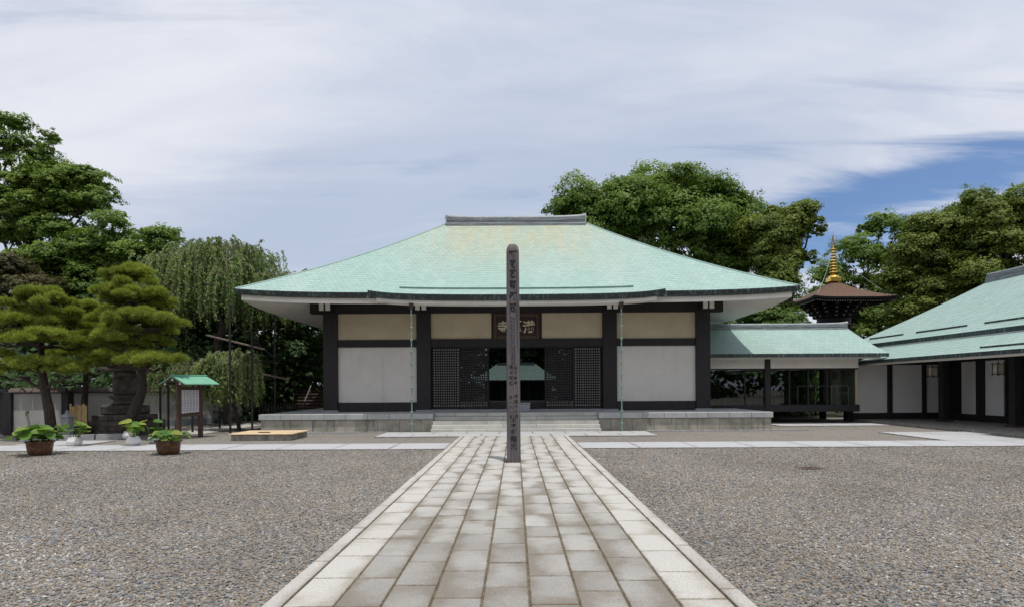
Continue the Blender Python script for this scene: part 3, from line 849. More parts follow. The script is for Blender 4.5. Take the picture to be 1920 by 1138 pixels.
for s in (-1, 1):
    MB().box(CX+s*3.28-0.03, CX+s*3.28+0.03, 28.85, 29.35, 9.31, 9.66, 0.01).build('ridge_end', MAT['ridge_light'], roof)
for s in (-1, 1):          # hip trim
    MB().tube([RF.p('F', d, s, 0.03) for d in np.linspace(0.0, 6.85, 20)], 0.035, 6).build('hip_trim', MAT['copper_plain'], roof)
# --- the eave drawn forward over the steps
YK = 21.75
def mext(y):               # main roof plane carried forward
    d = y-22.2
    return RF.z(d, 0) if d >= 0 else RF.ze + d*(RF.z(0.2, 0)-RF.ze)/0.2
def can(u, r):             # u metres from centre, r metres back from the front edge
    v = min(max(r/2.35, 0), 1); hw = 5.28 - 0.5*v; s = min(abs(u)/hw, 1.0)
    lift = 0.06*(1-v) + (0.09*s**2.5 + 0.09*s**9)*(1-v)**1.3
    return Vector((CX+u, YK+r, mext(YK+r) + lift + 0.03))
hwf = lambda r: (-(5.28-0.5*min(r/2.35, 1)), 5.28-0.5*min(r/2.35, 1))
cs = MB(); nr, nu = 10, 40
V = []; Fc = []
for i in range(nr+1):
    r = 2.35*i/nr; hw = hwf(r)[1]
    for j in range(nu+1): V.append(can(-hw+2*hw*j/nu, r) - Vector((0, 0, 0.018)))
for i in range(nr):
    for j in range(nu):
        a = i*(nu+1)+j; Fc.append((a, a+1, a+nu+2, a+nu+1))
cs.add(V, Fc)
for s in (-1, 1):          # raised side folds
    V = []; Fc = []
    for i in range(nr+1):
        r = 2.35*i/nr; hw = hwf(r)[1]
        p = can(s*hw, r); V += [p, Vector((p.x + s*0.05*(1-i/nr), p.y, min(p.z-0.02, mext(p.y)-0.06)))]
    for i in range(nr): Fc.append((2*i, 2*i+1, 2*i+3, 2*i+2))
    cs.add(V, Fc)
canopy = cs.build('front_eave', MAT['copper_plain'], roof)
shc = shingle_rows(can, [(i*0.19, (i+1)*0.19+0.015) for i in range(12)], hwf, 0.215)
tag(shc.build('eave_shingles', MAT['copper'], roof), kind='stuff')
def canband(prof, hw, n=40):
    m = MB(); V = []; Fc = []; k = len(prof)
    for i in range(n+1):
        u = -hw+2*hw*i/n; b = can(u*min(5.28/hw, 1.0), 0)
        for r, dz in prof: V.append(Vector((CX+u, YK+r, b.z+dz)))
    for i in range(n):
        for j in range(k-1): Fc.append((i*k+j, i*k+k+j, i*k+k+j+1, i*k+j+1))
    Fc += [tuple(range(k)), tuple(reversed(range(n*k, n*k+k)))]
    return m.add(V, Fc)
canband([(0.02, 0.012), (-0.02, 0.008), (-0.02, -0.03), (0.03, -0.20), (0.16, -0.20), (0.5, -0.1)], 5.28).build('eave_fascia', MAT['fascia'], roof)
canband([(0.13, -0.195), (0.13, -0.315), (0.66, -0.325), (0.66, -0.195)], 5.0).build('eave_board', MAT['white_board'], roof)
# snow bar on the front eave
sb = MB(); V = []
ptsb = [can(u, 0.52) + Vector((0, 0, 0.045)) for u in np.linspace(-4.25, 4.25, 30)]
for i in range(29): sb.bar(ptsb[i], ptsb[i+1], 0.02, 0.055)
sb.build('snow_bar', MAT['copper_under'], roof)
# --- name plaque
def text_mesh(name, ch, size, depth=0.0, offset=0.0, align=True):
    cu = bpy.data.curves.new('text', 'FONT'); cu.body = ch; cu.size = size
    cu.extrude = depth; cu.offset = offset; cu.align_x = 'CENTER'; cu.align_y = 'CENTER'; cu.resolution_u = 3
    o = bpy.data.objects.new('text', cu); COL.objects.link(o)
    bpy.context.view_layer.update()
    dg = bpy.context.evaluated_depsgraph_get()
    me = bpy.data.meshes.new_from_object(o.evaluated_get(dg))
    bpy.data.objects.remove(o, do_unlink=True); bpy.data.curves.remove(cu)
    me.name = name
    V = np.zeros(len(me.vertices)*3, np.float32); me.vertices.foreach_get('co', V); V = V.reshape(-1, 3)
    if align and len(V):
        V[:, :2] -= (V[:, :2].max(0) + V[:, :2].min(0))/2
        me.vertices.foreach_set('co', V.ravel())
    me.materials.clear()
    return me
plq = empty('name_plaque', (CX-0.02, YW+0.1, 3.64))
tag(plq, 'dark wooden plaque with three pale brushed characters above the doors', 'plaque')
x0, x1, z0, z1, y0 = CX-0.94, CX+0.92, 3.60, 4.655, YW+0.02
MB().box(x0+0.1, x1-0.1, y0+0.05, y0+0.12, z0+0.1, z1-0.1).build('board', MAT['plaque_wood'], plq)
MB().box(x0, x0+0.13, y0, y0+0.14, z0, z1, 0.015).box(x1-0.13, x1, y0, y0+0.14, z0, z1, 0.015).box(x0+0.13, x1-0.13, y0, y0+0.14, z0, z0+0.15, 0.015).box(x0+0.13, x1-0.13, y0, y0+0.14, z1-0.15, z1, 0.015).build('frame', MAT['brown_wood'], plq)
def brush(pts, w):         # a brush stroke in the x-z plane: pts [(x, z, width)]
    V = []; Fc = []
    n = len(pts)
    for i, (x, z, k) in enumerate(pts):
        a = pts[max(i-1, 0)]; b = pts[min(i+1, n-1)]
        dx, dz = b[0]-a[0], b[1]-a[1]; l = math.hypot(dx, dz) or 1
        nx, nz = -dz/l*w*k/2, dx/l*w*k/2
        V += [(x+nx, 0, z+nz), (x-nx, 0, z-nz)]
    for i in range(n-1): Fc.append((2*i, 2*i+1, 2*i+3, 2*i+2))
    return V, Fc
for ch, cx_, sc_c in (('寺', -0.535, 0.50), ('願', -0.02, 0.50), ('満', 0.50, 0.52)):
    me = text_mesh('character', ch, sc_c, 0.012, 0.011)
    me.materials.append(MAT['plaque_gold'])
    o = obj('character', me, None, plq)
    o.rotation_euler = (math.pi/2, math.radians(-4), 0); o.location = (CX+cx_, y0+0.035, 4.10)
# --- rain chains
for k, (x, lab) in enumerate(((-3.72, 'verdigris rain chain of cups hanging before the left wall bay'), (3.79, 'verdigris rain chain of cups hanging before the right wall bay'))):
    rc = empty('rain_chain', (x, 21.93, 0)); tag(rc, lab, 'rain chain', 'rain chains under the front eave')
    MB().tube([(x, 21.93, 4.62), (x, 21.93, 0.0)], 0.022, 8).build('rod', MAT['copper_chain'], rc)
    MB().lathe((x, 21.93, 4.42), [(0.03, 0), (0.07, 0.05), (0.09, 0.2), (0.10, 0.22)], 12).build('funnel', MAT['iron'], rc)
    cup = MB().lathe((0, 0, 0), [(0.022, -0.07), (0.03, -0.06), (0.045, -0.02), (0.058, 0.03), (0.052, 0.035), (0.022, 0.01)], 12).mesh('cup', True)
    cup.materials.append(MAT['copper_chain'])
    for i in range(10):
        o = obj('cup', cup, None, rc); o.location = (x, 21.93, 4.2-0.43*i)
# --- box on the platform by the door
ob = empty('offering_box', (0.38, 24.4, PH)); tag(ob, 'small dark grey box on the platform before the glass doors', 'box')
MB().box(0.12, 0.56, 24.2, 24.6, PH+0.01, PH+0.31, 0.012).build('body', MAT['base_stone'], ob)
MB().box(0.10, 0.58, 24.18, 24.62, PH+0.312, PH+0.36, 0.01).build('lid', MAT['base_stone'], ob)

# ================================================================== WOODEN POST
pole = empty('memorial_post', (pole_xy[0], pole_xy[1], 0))
tag(pole, 'tall weathered wooden post with rounded top and brushed writing on the path', 'post')
HWP = 0.146
def sup(t, n=4.5):
    c, s = math.cos(t), math.sin(t)
    return (math.copysign(abs(c)**(2/n), c), math.copysign(abs(s)**(2/n), s))
m = MB(); V = []; Fc = []; NS = 40
prof = [(0.0, 1.0), (0.04, 1.01), (1.5, 0.985), (3.0, 0.955), (4.46, 0.925)]
top = 4.46
for a in np.linspace(0.12, 1, 10):
    prof.append((top + 0.20*math.sin(a*math.pi/2), max(0.02, 0.925*math.cos(a*math.pi/2)**0.62)))
for z, k in prof:
    for i in range(NS):
        cx_, cy_ = sup(2*math.pi*i/NS)
        V.append((pole_xy[0]+HWP*k*cx_, pole_xy[1]+HWP*k*cy_, z))
for r_ in range(len(prof)-1):
    for i in range(NS):
        j = (i+1) % NS; Fc.append((r_*NS+i, r_*NS+j, r_*NS+NS+j, r_*NS+NS+i))
Fc.append(tuple(range((len(prof)-1)*NS, len(prof)*NS)))
m.add(V, Fc).build('shaft', MAT['post_wood'], pole, True)
def post_y(x, z):
    k = np.interp(z, [p_[0] for p_ in prof], [p_[1] for p_ in prof])
    return pole_xy[1] - HWP*k*(max(0, 1-(abs(x)/(HWP*k))**4.5))**(1/4.5) - 0.004
def post_text(ch, x, z, size, bold=0.0, wide=1.0):
    me = text_mesh('writing', ch, size, 0.0, bold)
    Vv = np.zeros(len(me.vertices)*3, np.float32); me.vertices.foreach_get('co', Vv); Vv = Vv.reshape(-1, 3)
    if not len(Vv): return
    X = Vv[:, 0]*wide + x; Z = Vv[:, 1] + z
    Y = np.array([post_y(a, b) for a, b in zip(X, Z)])
    me.vertices.foreach_set('co', np.stack([X+pole_xy[0], Y, Z], 1).astype(np.float32).ravel())
    obj('writing', me, MAT['ink'], pole)
for ch, z, w in (('श', 4.40, 1.2), ('र', 4.20, 1.1), ('ट', 4.00, 1.0), ('व', 3.77, 1.05), ('अ', 3.53, 0.95), ('त', 3.29, 1.05)):
    post_text(ch, 0.0, z, 0.25, 0.013, w*0.8)
smalls = 'कखगचजतदनपबमयरल'
for i in range(14):
    z = 3.08 - i*0.072
    post_text(smalls[(i*5) % 14], -0.02, z, 0.05, 0.002)
    post_text(smalls[(i*3+4) % 14], 0.025, z-0.03, 0.05, 0.002)
for i, ch in enumerate('天下泰平'): post_text(ch, 0.048, 2.02-0.105*i, 0.085, 0.0018)
for i, ch in enumerate('国土安穏'): post_text(ch, -0.05, 2.05-0.115*i, 0.085, 0.0018)
for i, ch in enumerate('平成十一月'): post_text(ch, 0.055, 1.42-0.105*i, 0.085, 0.0018)
for i, ch in enumerate('満一人一月'): post_text(ch, -0.055, 1.40-0.10*i, 0.07, 0.0016)
for i, ch in enumerate('大導師'): post_text(ch, 0.0, 0.93-0.125*i, 0.10, 0.002)
for i, ch in enumerate('龍光'): post_text(ch, 0.0, 0.53-0.155*i, 0.145, 0.0026)
# long drying cracks
for x, za, zb in ((0.004, 0.05, 1.9), (-0.06, 0.4, 1.2), (0.085, 2.4, 4.2), (0.07, 0.1, 0.8)):
    cr = MB(); zs = np.linspace(za, zb, 24); V = []; Fc = []
    for i, z in enumerate(zs):
        w_ = 0.0035*math.sin(math.pi*(i+0.5)/24)+0.0004; xx = x + 0.003*math.sin(i*1.1)
        V += [(pole_xy[0]+xx-w_, post_y(xx-w_, z)+0.002, z), (pole_xy[0]+xx+w_, post_y(xx+w_, z)+0.002, z)]
    for i in range(23): Fc.append((2*i, 2*i+1, 2*i+3, 2*i+2))
    cr.add(V, Fc).build('crack', MAT['ink'], pole)
pebbles('post_pebbles', pole_xy[0]-0.2, pole_xy[0]+0.2, pole_xy[1]-0.21, pole_xy[1]-0.16, 26, 'pale pebbles packed round the foot of the wooden post')

# ================================================================== COVERED CORRIDOR
cor = empty('covered_corridor', (11.9, 28.0, 0))
tag(cor, 'low glazed corridor with green copper roof joining the two buildings', 'corridor')
CE, CR_, CZ, CH = 26.0, 29.2, 2.98, 1.36           # eave depth, ridge depth, eave height, rise
CX0, CX1 = 7.95, 15.8
def cslope(u, r):
    q = r/(CR_-CE); return Vector((CX0+u, CE+r, CZ + CH*q - 4*0.05*q*(1-q)))
def cslope_b(u, r):
    p = cslope(u, r); return Vector((p.x, 2*CR_-p.y, p.z))
wid = CX1-CX0
m = MB(); V = []; Fc = []
for i in range(9):
    r = (CR_-CE)*i/8
    for u in (0, wid):
        V.append(cslope(u, r)); 
for i in range(8): Fc.append((2*i, 2*i+1, 2*i+3, 2*i+2))
m.add(V, Fc); m.add([(v[0], 2*CR_-v[1], v[2]) for v in V], [tuple(reversed(f)) for f in Fc])
croof = m.build('roof', MAT['copper_under'], cor)
tag(shingle_rows(lambda u, r: cslope(u, r)+Vector((0, 0, 0.012)), [(i*0.2, (i+1)*0.2+0.015) for i in range(16)], lambda r: (0, wid), 0.215).build('shingles', MAT['copper_plain'], croof), kind='stuff')
tag(shingle_rows(lambda u, r: cslope_b(u, r)+Vector((0, 0, 0.012)), [(i*0.4, (i+1)*0.4+0.015) for i in range(8)], lambda r: (0, wid), 0.43).build('shingles', MAT['copper_plain'], croof), kind='stuff')
rb, rt = ridge_cap((CX0, CR_, CZ+CH-0.02), (CX1-0.05, CR_, CZ+CH-0.02), 0.26, 0.24, 0.05, 0.06)
rb.build('ridge', MAT['ridge_tile'], croof); rt.build('ridge_top', MAT['ridge_light'], croof)
for ye, s in ((CE, 1), (2*CR_-CE, -1)):
    a, b = sorted((ye-0.03*s, ye+0.10*s)); MB().box(CX0, CX1+0.02, a, b, CZ-0.13, CZ+0.012).build('eave_fascia', MAT['fascia'], croof)
    a, b = sorted((ye+0.12*s, ye+0.22*s)); MB().box(CX0, CX1-0.25, a, b, CZ-0.20, CZ-0.06).build('eave_board', MAT['white_board'], croof)
# verge boards
for s in (1, -1):
    vb = MB()
    for i in range(8):
        p = cslope(wid, (CR_-CE)*i/8); q = cslope(wid, (CR_-CE)*(i+1)/8)
        if s < 0: p.y = 2*CR_-p.y; q.y = 2*CR_-q.y
        vb.bar(p + Vector((-0.02, 0, -0.075)), q + Vector((-0.02, 0, -0.075)), 0.06, 0.14)
    vb.build('verge_board', MAT['fascia'], croof)
MB().add([(CX0, CE+0.2, CZ-0.10), (CX1-0.3, CE+0.2, CZ-0.10), (CX1-0.3, 27.2, CZ-0.05), (CX0, 27.2, CZ-0.05)], [(0, 1, 2, 3)]).build('soffit', MAT['soffit'], croof)
# gable infill
MB().add([(15.3, 27.0, 2.85), (15.3, 31.4, 2.85), (15.3, CR_, 4.1)], [(0, 1, 2)]).build('gable_infill', MAT['white_plaster'], cor)
FY, BY = 26.85, 29.9
for yy in (FY, BY):
    MB().box(8.0, 15.0, yy, yy+0.12, 2.40, 2.93).build('header_board', MAT['white_board'], cor)
    MB().box(8.0, 15.05, yy-0.02, yy+0.16, 0.50, 0.80, 0.01).build('sill_beam', MAT['dark_wood'], cor)
    MB().box(8.0, 15.0, yy+0.01, yy+0.11, 2.34, 2.40).build('head_rail', MAT['dark_wood'], cor)
MB().box(8.0, 15.0, FY+0.16, BY-0.02, 0.64, 0.78).build('corridor_floor', MAT['dark_wood'], cor)
MB().box(8.0, 15.0, FY, BY+0.12, 2.935, 2.97).build('corridor_ceiling', MAT['soffit'], cor)
MB().box(14.95, 15.05, FY+0.18, BY-0.04, 0.81, 2.93).build('end_wall', MAT['plaster_tan'], cor)
for x in (8.12, 11.02, 15.02):
    for yy in (FY-0.06, BY):
        if x > 15 and yy < 27: continue
        MB().box(x-0.12, x+0.12, yy, yy+0.22, 0.02 if x > 9.7 else PH+0.01, 2.92, 0.01).build('post', MAT['dark_wood'], cor)
for yy, xs in ((FY+0.03, (10.05, 12.0, 12.82, 13.65)), (BY+0.03, (8.9, 9.35, 10.5, 11.9, 12.6, 13.4, 14.2))):
    for x in xs:
        MB().box(x-0.03, x+0.03, yy, yy+0.06, 0.80, 2.34).build('mullion', MAT['black_wood'], cor)
xs = [8.25, 10.02, 10.9, 11.15, 11.97, 12.79, 13.62, 14.9]
for a, b in zip(xs[:-1], xs[1:]):
    if b-a < 0.3: continue
    MB().box(a+0.035, b-0.005, FY+0.05, FY+0.058, 0.80, 2.34).build('glass_pane', MAT['corridor_glass'], cor)
MB().box(8.3, 14.9, BY+0.02, BY+0.08, 1.40, 1.47).build('mid_rail', MAT['black_wood'], cor)
hr = empty('handrail', (13.9, 27.3, 0.8)); tag(hr, 'thin steel handrail inside the glazed corridor', 'handrail')
MB().tube([(12.6, 27.4, 1.62), (14.85, 27.4, 1.62)], 0.022, 8).build('top_rail', MAT['pale_metal'], hr)
for x in (12.6, 13.4, 14.1, 14.35, 14.85): MB().tube([(x, 27.4, 0.78), (x, 27.4, 1.6)], 0.016, 6).build('baluster', MAT['pale_metal'], hr)
MB().tube([(14.35, 27.4, 1.32), (14.85, 27.4, 1.32)], 0.016, 6).build('lower_rail', MAT['pale_metal'], hr)
st = empty('step_block', (9.75, 24.5, 0)); tag(st, 'low grey stone step block at the right end of the platform', 'step')
MB().box(9.58, 9.98, 24.0, 25.4, 0.0, 0.30, 0.015).build('stone_block', MAT['grey_stone'], st)

# ================================================================== SIDE BUILDING
side = empty('side_building', (22.0, 20.0, 0))
tag(side, 'long side building at the right with two-tier green roof and veranda', 'building')
Y0, Y1 = 8.0, 29.4
XE, ZE = 15.6, 2.72
MB().box(15.4, 21.0, 9.0, 28.5, 0.0, 0.10, 0.01).build('veranda_floor', MAT['concrete'], side)
def low(u, r):                     # u along -Y from far end
    return Vector((XE+r, Y1-u, ZE + 0.37*r + 0.012*r*r))
LR = 2.05
m = MB(); V = []; Fc = []
for i in range(7):
    for u in (0, Y1-Y0): V.append(low(u, LR*i/6) - Vector((0, 0, 0.012)))
for i in range(6): Fc.append((2*i, 2*i+1, 2*i+3, 2*i+2))
lroof = m.add(V, Fc).build('lower_roof', MAT['copper_under'], side)
tag(shingle_rows(lambda u, r: low(u, r)+Vector((0, 0, 0.008)), [(i*0.2, (i+1)*0.2+0.015) for i in range(10)], lambda r: (0, Y1-Y0), 0.22).build('shingles', MAT['copper_plain'], lroof), kind='stuff')
MB().box(XE-0.03, XE+0.10, Y0, Y1+0.02, ZE-0.12, ZE+0.01).build('eave_fascia', MAT['fascia'], lroof)
MB().box(XE+0.11, XE+0.19, Y0, Y1-0.1, ZE-0.20, ZE-0.08).build('eave_board', MAT['white_board'], lroof)
MB().box(XE+0.02, 19.3, Y1-0.10, Y1-0.02, ZE-0.12, ZE+0.005).build('end_fascia', MAT['fascia'], lroof)
MB().add([(XE+0.15, Y0, ZE-0.16), (19.4, Y0, ZE+0.35), (19.4, Y1-0.1, ZE+0.35), (XE+0.15, Y1-0.1, ZE-0.16)], [(0, 1, 2, 3)]).build('soffit', MAT['soffit'], lroof)
sb = MB()
for a, b in ((21.1, 17.4), (16.8, 12.0)): sb.bar((15.98, a, low(0, 0.38).z+0.045), (15.98, b, low(0, 0.38).z+0.045), 0.02, 0.06)
sb.build('snow_bar', MAT['fascia'], lroof)
UX, UZ, RX, RZ, RYE = 17.4, 3.64, 21.9, 6.42, 28.1
UY1 = 32.6
def upz(r):
    q = r/(RX-UX); return UZ + (RZ-UZ)*q - 4*0.09*q*(1-q)
def up_(u, r): return Vector((UX+r, UY1-u, upz(r)))
m = MB(); V = []; Fc = []
for i in range(13):
    r = (RX-UX)*i/12
    V += [up_(r, r), Vector((UX+r, Y0, upz(r)))]
for i in range(12): Fc.append((2*i, 2*i+1, 2*i+3, 2*i+2))
m.add(V, Fc)
m.add([(2*RX-v[0], v[1], v[2]) for v in V], [tuple(reversed(f)) for f in Fc])          # far slope
V = []; Fc = []
for i in range(13):
    r = (RX-UX)*i/12
    V += [up_(r, r), Vector((2*RX-UX-r, UY1-r, upz(r)))]
for i in range(12): Fc.append((2*i, 2*i+1, 2*i+3, 2*i+2))
m.add(V, Fc)                                                                          # far hip
uroof = m.build('upper_roof', MAT['copper_under'], side)
tag(shingle_rows(lambda u, r: up_(u, r)+Vector((0, 0, 0.018)), [(i*0.2, (i+1)*0.2+0.015) for i in range(22)], lambda r: (min(r, 4.5), UY1-Y0), 0.22).build('shingles', MAT['copper_plain'], uroof), kind='stuff')
MB().box(UX-0.03, UX+0.10, Y0, UY1, UZ-0.15, UZ+0.012).build('eave_fascia', MAT['fascia'], uroof)
MB().box(UX-0.01, UX+0.06, Y0, UY1-0.1, UZ-0.26, UZ-0.152).build('eave_board', MAT['dim_white'], uroof)
rb, rt = ridge_cap((RX, RYE+0.2, RZ-0.03), (RX, Y0, RZ-0.03), 0.40, 0.27, 0.02, 0.06)
rb.build('ridge', MAT['ridge_tile'], uroof); rt.build('ridge_top', MAT['ridge_tile'], uroof)
sb = MB()
for a, b in ((31.0, 28.3), (27.4, 24.3), (23.4, 20.2), (19.3, 16.0)): sb.bar((17.9, a, upz(0.5)+0.06), (17.9, b, upz(0.5)+0.06), 0.02, 0.08)
sb.build('snow_bar', MAT['fascia'], uroof)
MB().box(18.0, 26.0, 9.0, 31.6, 2.9, 3.7).build('upper_wall', MAT['white_plaster'], side)
MB().box(19.6, 26.0, 9.0, 31.0, 0.0, 2.9).build('body', MAT['black_wood'], side)
# far wall of the veranda
WY = 28.0
def sp(name, x0, x1, y0, y1, z0, z1, mat, b=0.0): return MB().box(x0, x1, y0, y1, z0, z1, b).build(name, MAT[mat], side)
sp('post', 15.02, 15.34, WY-0.14, WY+0.14, 0.02, 2.74, 'dark_wood', 0.01)
sp('sill_beam', 15.34, 19.4, WY-0.06, WY+0.06, 0.10, 0.385, 'dark_wood')
sp('head_beam', 15.34, 19.4, WY-0.06, WY+0.06, 2.56, 3.0, 'dark_wood')
for a, b in ((15.34, 16.93), (17.15, 18.51), (18.70, 19.4)): sp('wall_panel', a, b, WY-0.03, WY+0.03, 0.385, 2.56, 'white_plaster')
for a, b in ((16.93, 17.15), (18.51, 18.70)): sp('post', a, b, WY-0.10, WY+0.10, 0.10, 2.7, 'dark_wood', 0.01)
# long wall of the veranda
XW = 19.4
sp('sill_beam', XW-0.06, XW+0.06, 9.0, WY-0.1, 0.10, 0.385, 'dark_wood')
sp('head_beam', XW-0.06, XW+0.06, 9.0, WY-0.1, 2.62, 3.05, 'dark_wood')
for a, b in ((26.65, 25.75), (25.3, 24.35), (21.5, 20.2), (17.2, 15.9)):
    sp('wall_panel', XW-0.03, XW+0.03, b, a, 0.385, 2.62, 'white_plaster')
for y in (27.75, 25.52, 22.2, 19.3, 15.2): sp('post', XW-0.12, XW+0.12, y-0.2, y+0.2, 0.10, 2.7, 'dark_wood', 0.01)
# louvred doors between the panels
for a, b in ((27.5, 26.65), (24.35, 22.4), (22.0, 21.5)):
    dd = sp('louvre_door', XW+0.03, XW+0.06, b, a, 0.385, 2.62, 'black_wood')
    ll = MB()
    for i in range(28): ll.box(XW-0.02, XW+0.028, b, a, 0.41+i*0.078, 0.445+i*0.078)
    tag(ll.build('slats', MAT['black_wood'], dd), kind='stuff')
for y in (25.8, 22.1, 18.4, 14.7):
    sp('veranda_post', 17.86, 18.14, y-0.14, y+0.14, 0.19, 2.95, 'dark_wood', 0.012)
    sp('post_base', 17.76, 18.24, y-0.24, y+0.24, 0.09, 0.19, 'iron', 0.02)
# hanging lanterns
for y, lab in ((24.7, 'hanging lantern on the veranda nearer the corridor'), (21.35, 'hanging lantern on the veranda nearest the right edge')):
    X, Z = 16.8, 2.17
    ln = empty('hanging_lantern', (X, y, Z-0.2)); tag(ln, lab, 'lantern', 'lanterns under the side eave')
    MB().box(X-0.10, X+0.10, y-0.10, y+0.10, Z-0.17, Z+0.17).build('paper_body', MAT['lamp_paper'], ln)
    for dx in (-1, 1):
        for dy in (-1, 1): MB().box(X+dx*0.115-0.011, X+dx*0.115+0.011, y+dy*0.115-0.011, y+dy*0.115+0.011, Z-0.23, Z+0.22).build('corner_bar', MAT['iron'], ln)
    for dz in (-0.18, 0.18): MB().box(X-0.15, X+0.15, y-0.15, y+0.15, Z+dz-0.012, Z+dz+0.012).build('plate', MAT['iron'], ln)
    MB().tube([(X, y, Z+0.19), (X, y, 2.76)], 0.012, 6).build('hanger', MAT['iron'], ln)

# earth under the trees round the court
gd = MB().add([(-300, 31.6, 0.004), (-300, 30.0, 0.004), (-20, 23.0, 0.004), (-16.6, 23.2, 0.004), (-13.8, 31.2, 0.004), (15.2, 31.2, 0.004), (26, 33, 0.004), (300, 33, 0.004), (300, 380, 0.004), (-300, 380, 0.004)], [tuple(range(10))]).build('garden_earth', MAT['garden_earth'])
tag(gd, 'dark earth under the trees round the court', kind='structure')

# ================================================================== PAGODA
PY = 50.0; pc = at(1563, 600, PY); px0, py0 = pc.x, PY
pag = empty('pagoda', (px0, py0, 0)); tag(pag, 'small brown pagoda with golden spire among the trees', 'pagoda')
ang = math.radians(1.3)
RM = Matrix.Translation((px0, py0, 0)) @ Matrix.Rotation(ang, 4, 'Z')
def pg(mb_, name, mat, parent=pag, smooth=False): return mb_.xf(RM).build(name, MAT[mat], parent, smooth)
PR = Hip(0, 0, 3.25, 3.25, 8.42, 1.78, 0.20, 0.12)
proof = pg(hip_sheet(PR, 0.0, 16, 16), 'roof', 'bark_roof')
pg(ringband(PR, [(0.0, 0.01), (-0.02, -0.02), (0.0, -0.16), (0.14, -0.16), (0.14, -0.26), (0.5, -0.24), (2.2, 0.15)], 16), 'eave', 'black_wood', proof)
rf = MB()
for sd_ in 'FRBL':
    for i in range(31):
        t = -0.95+1.9*i/30; p = PR.p(sd_, 0.18, t, -0.30, 0.0); q = PR.p(sd_, 1.6, t*0.8, -0.05, 0.0); rf.bar(p, q, 0.06, 0.08)
tag(pg(rf, 'rafters', 'black_wood', proof), kind='stuff')
rt_ = MB()
for sd_ in 'FRBL':
    for i in range(31):
        t = -0.95+1.9*i/30; p = PR.p(sd_, 0.15, t, -0.30, 0.0); rt_.box(p.x-0.03, p.x+0.03, p.y-0.03, p.y+0.03, p.z-0.03, p.z+0.03)
tag(pg(rt_, 'rafter_tips', 'dim_white', proof), kind='stuff')
bk = MB(); bt = MB()
for k in range(4):
    r = 1.35 + 0.28*k; z = 7.15 + 0.28*k
    for i in range(16):
        a = 2*math.pi*i/16; x, y = r*math.cos(a), r*math.sin(a)
        bk.box(x-0.16, x+0.16, y-0.16, y+0.16, z, z+0.2); bt.box(x*1.1-0.05, x*1.1+0.05, y*1.1-0.05, y*1.1+0.05, z+0.06, z+0.13)
    bk.lathe((0, 0, z+0.2), [(r-0.1, 0), (r+0.12, 0), (r+0.12, 0.06), (r-0.1, 0.06)], 24)
tag(pg(bk, 'brackets', 'black_wood'), kind='stuff'); tag(pg(bt, 'bracket_tips', 'dim_white'), kind='stuff')
pg(MB().lathe((0, 0, 5.9), [(1.25, 0), (1.25, 1.3), (1.2, 1.35)], 24), 'drum', 'black_wood', pag, True)
pg(MB().lathe((0, 0, 4.9), [(2.0, 0), (2.05, 0.35), (1.8, 0.75), (1.35, 1.0)], 28), 'plaster_dome', 'plaster_tan', pag, True)
pg(MB().lathe((0, 0, 6.5), [(1.7, 0), (1.72, 0.05), (1.3, 0.06)], 28), 'balcony_ring', 'weathered_wood')
LRF = Hip(0, 0, 4.1, 4.1, 3.9, 1.25, 0.15, 0.2)
lr2 = pg(hip_sheet(LRF, 0.0, 8, 12), 'lower_roof', 'bark_roof')
pg(ringband(LRF, [(0.0, 0.01), (-0.02, -0.02), (0.0, -0.16), (0.3, -0.16), (2.0, 0.1)], 8), 'eave', 'black_wood', lr2)
pg(MB().box(-2.3, 2.3, -2.3, 2.3, 0, 3.95), 'lower_storey', 'dark_wood')
spz = 10.12
sp_ = pg(MB().box(-0.42, 0.42, -0.42, 0.42, spz-0.05, spz+0.30, 0.03).lathe((0, 0, spz+0.3), [(0.42, 0), (0.36, 0.12), (0.2, 0.2), (0.12, 0.28)], 16), 'spire_base', 'gold')
pg(MB().tube([(0, 0, spz+0.4), (0, 0, spz+3.0)], [0.075, 0.045], 8), 'spire_shaft', 'gold')
for i in range(9):
    r = 0.30-0.014*i; z = spz+0.72+i*0.235
    pg(MB().lathe((0, 0, z), [(r*0.55, -0.02), (r, -0.045), (r+0.02, 0), (r, 0.045), (r*0.55, 0.02)], 14), 'spire_ring', 'gold')
fl = MB()
for k in range(4):
    a = k*math.pi/2
    for pts_ in ([(0.05, 2.9), (0.30, 3.05), (0.26, 3.3), (0.12, 3.5), (0.05, 3.75)], [(0.05, 3.0), (0.16, 3.2), (0.05, 3.5)]):
        fl.tube([(r*math.cos(a), r*math.sin(a), spz+z) for r, z in pts_], 0.028, 5)
fl.tube([(0, 0, spz+2.9), (0, 0, spz+4.1)], [0.04, 0.012], 6)
pg(fl, 'spire_flame', 'pale_metal')
for k, (sx, sy) in enumerate(((-1, -1), (1, -1), (1, 1), (-1, 1))):
    e = PR.p('F' if sy < 0 else 'B', 0.5, (sx if sy < 0 else -sx), 0.05)
    tpt = Vector((0, 0, spz+2.75)); ch = []
    for i in range(13):
        t = i/12; p = tpt.lerp(e, t); p.z -= 0.35*math.sin(math.pi*t); ch.append(p)
    c = pg(MB().tube(ch, 0.017, 5), 'spire_chain', 'ridge_light')
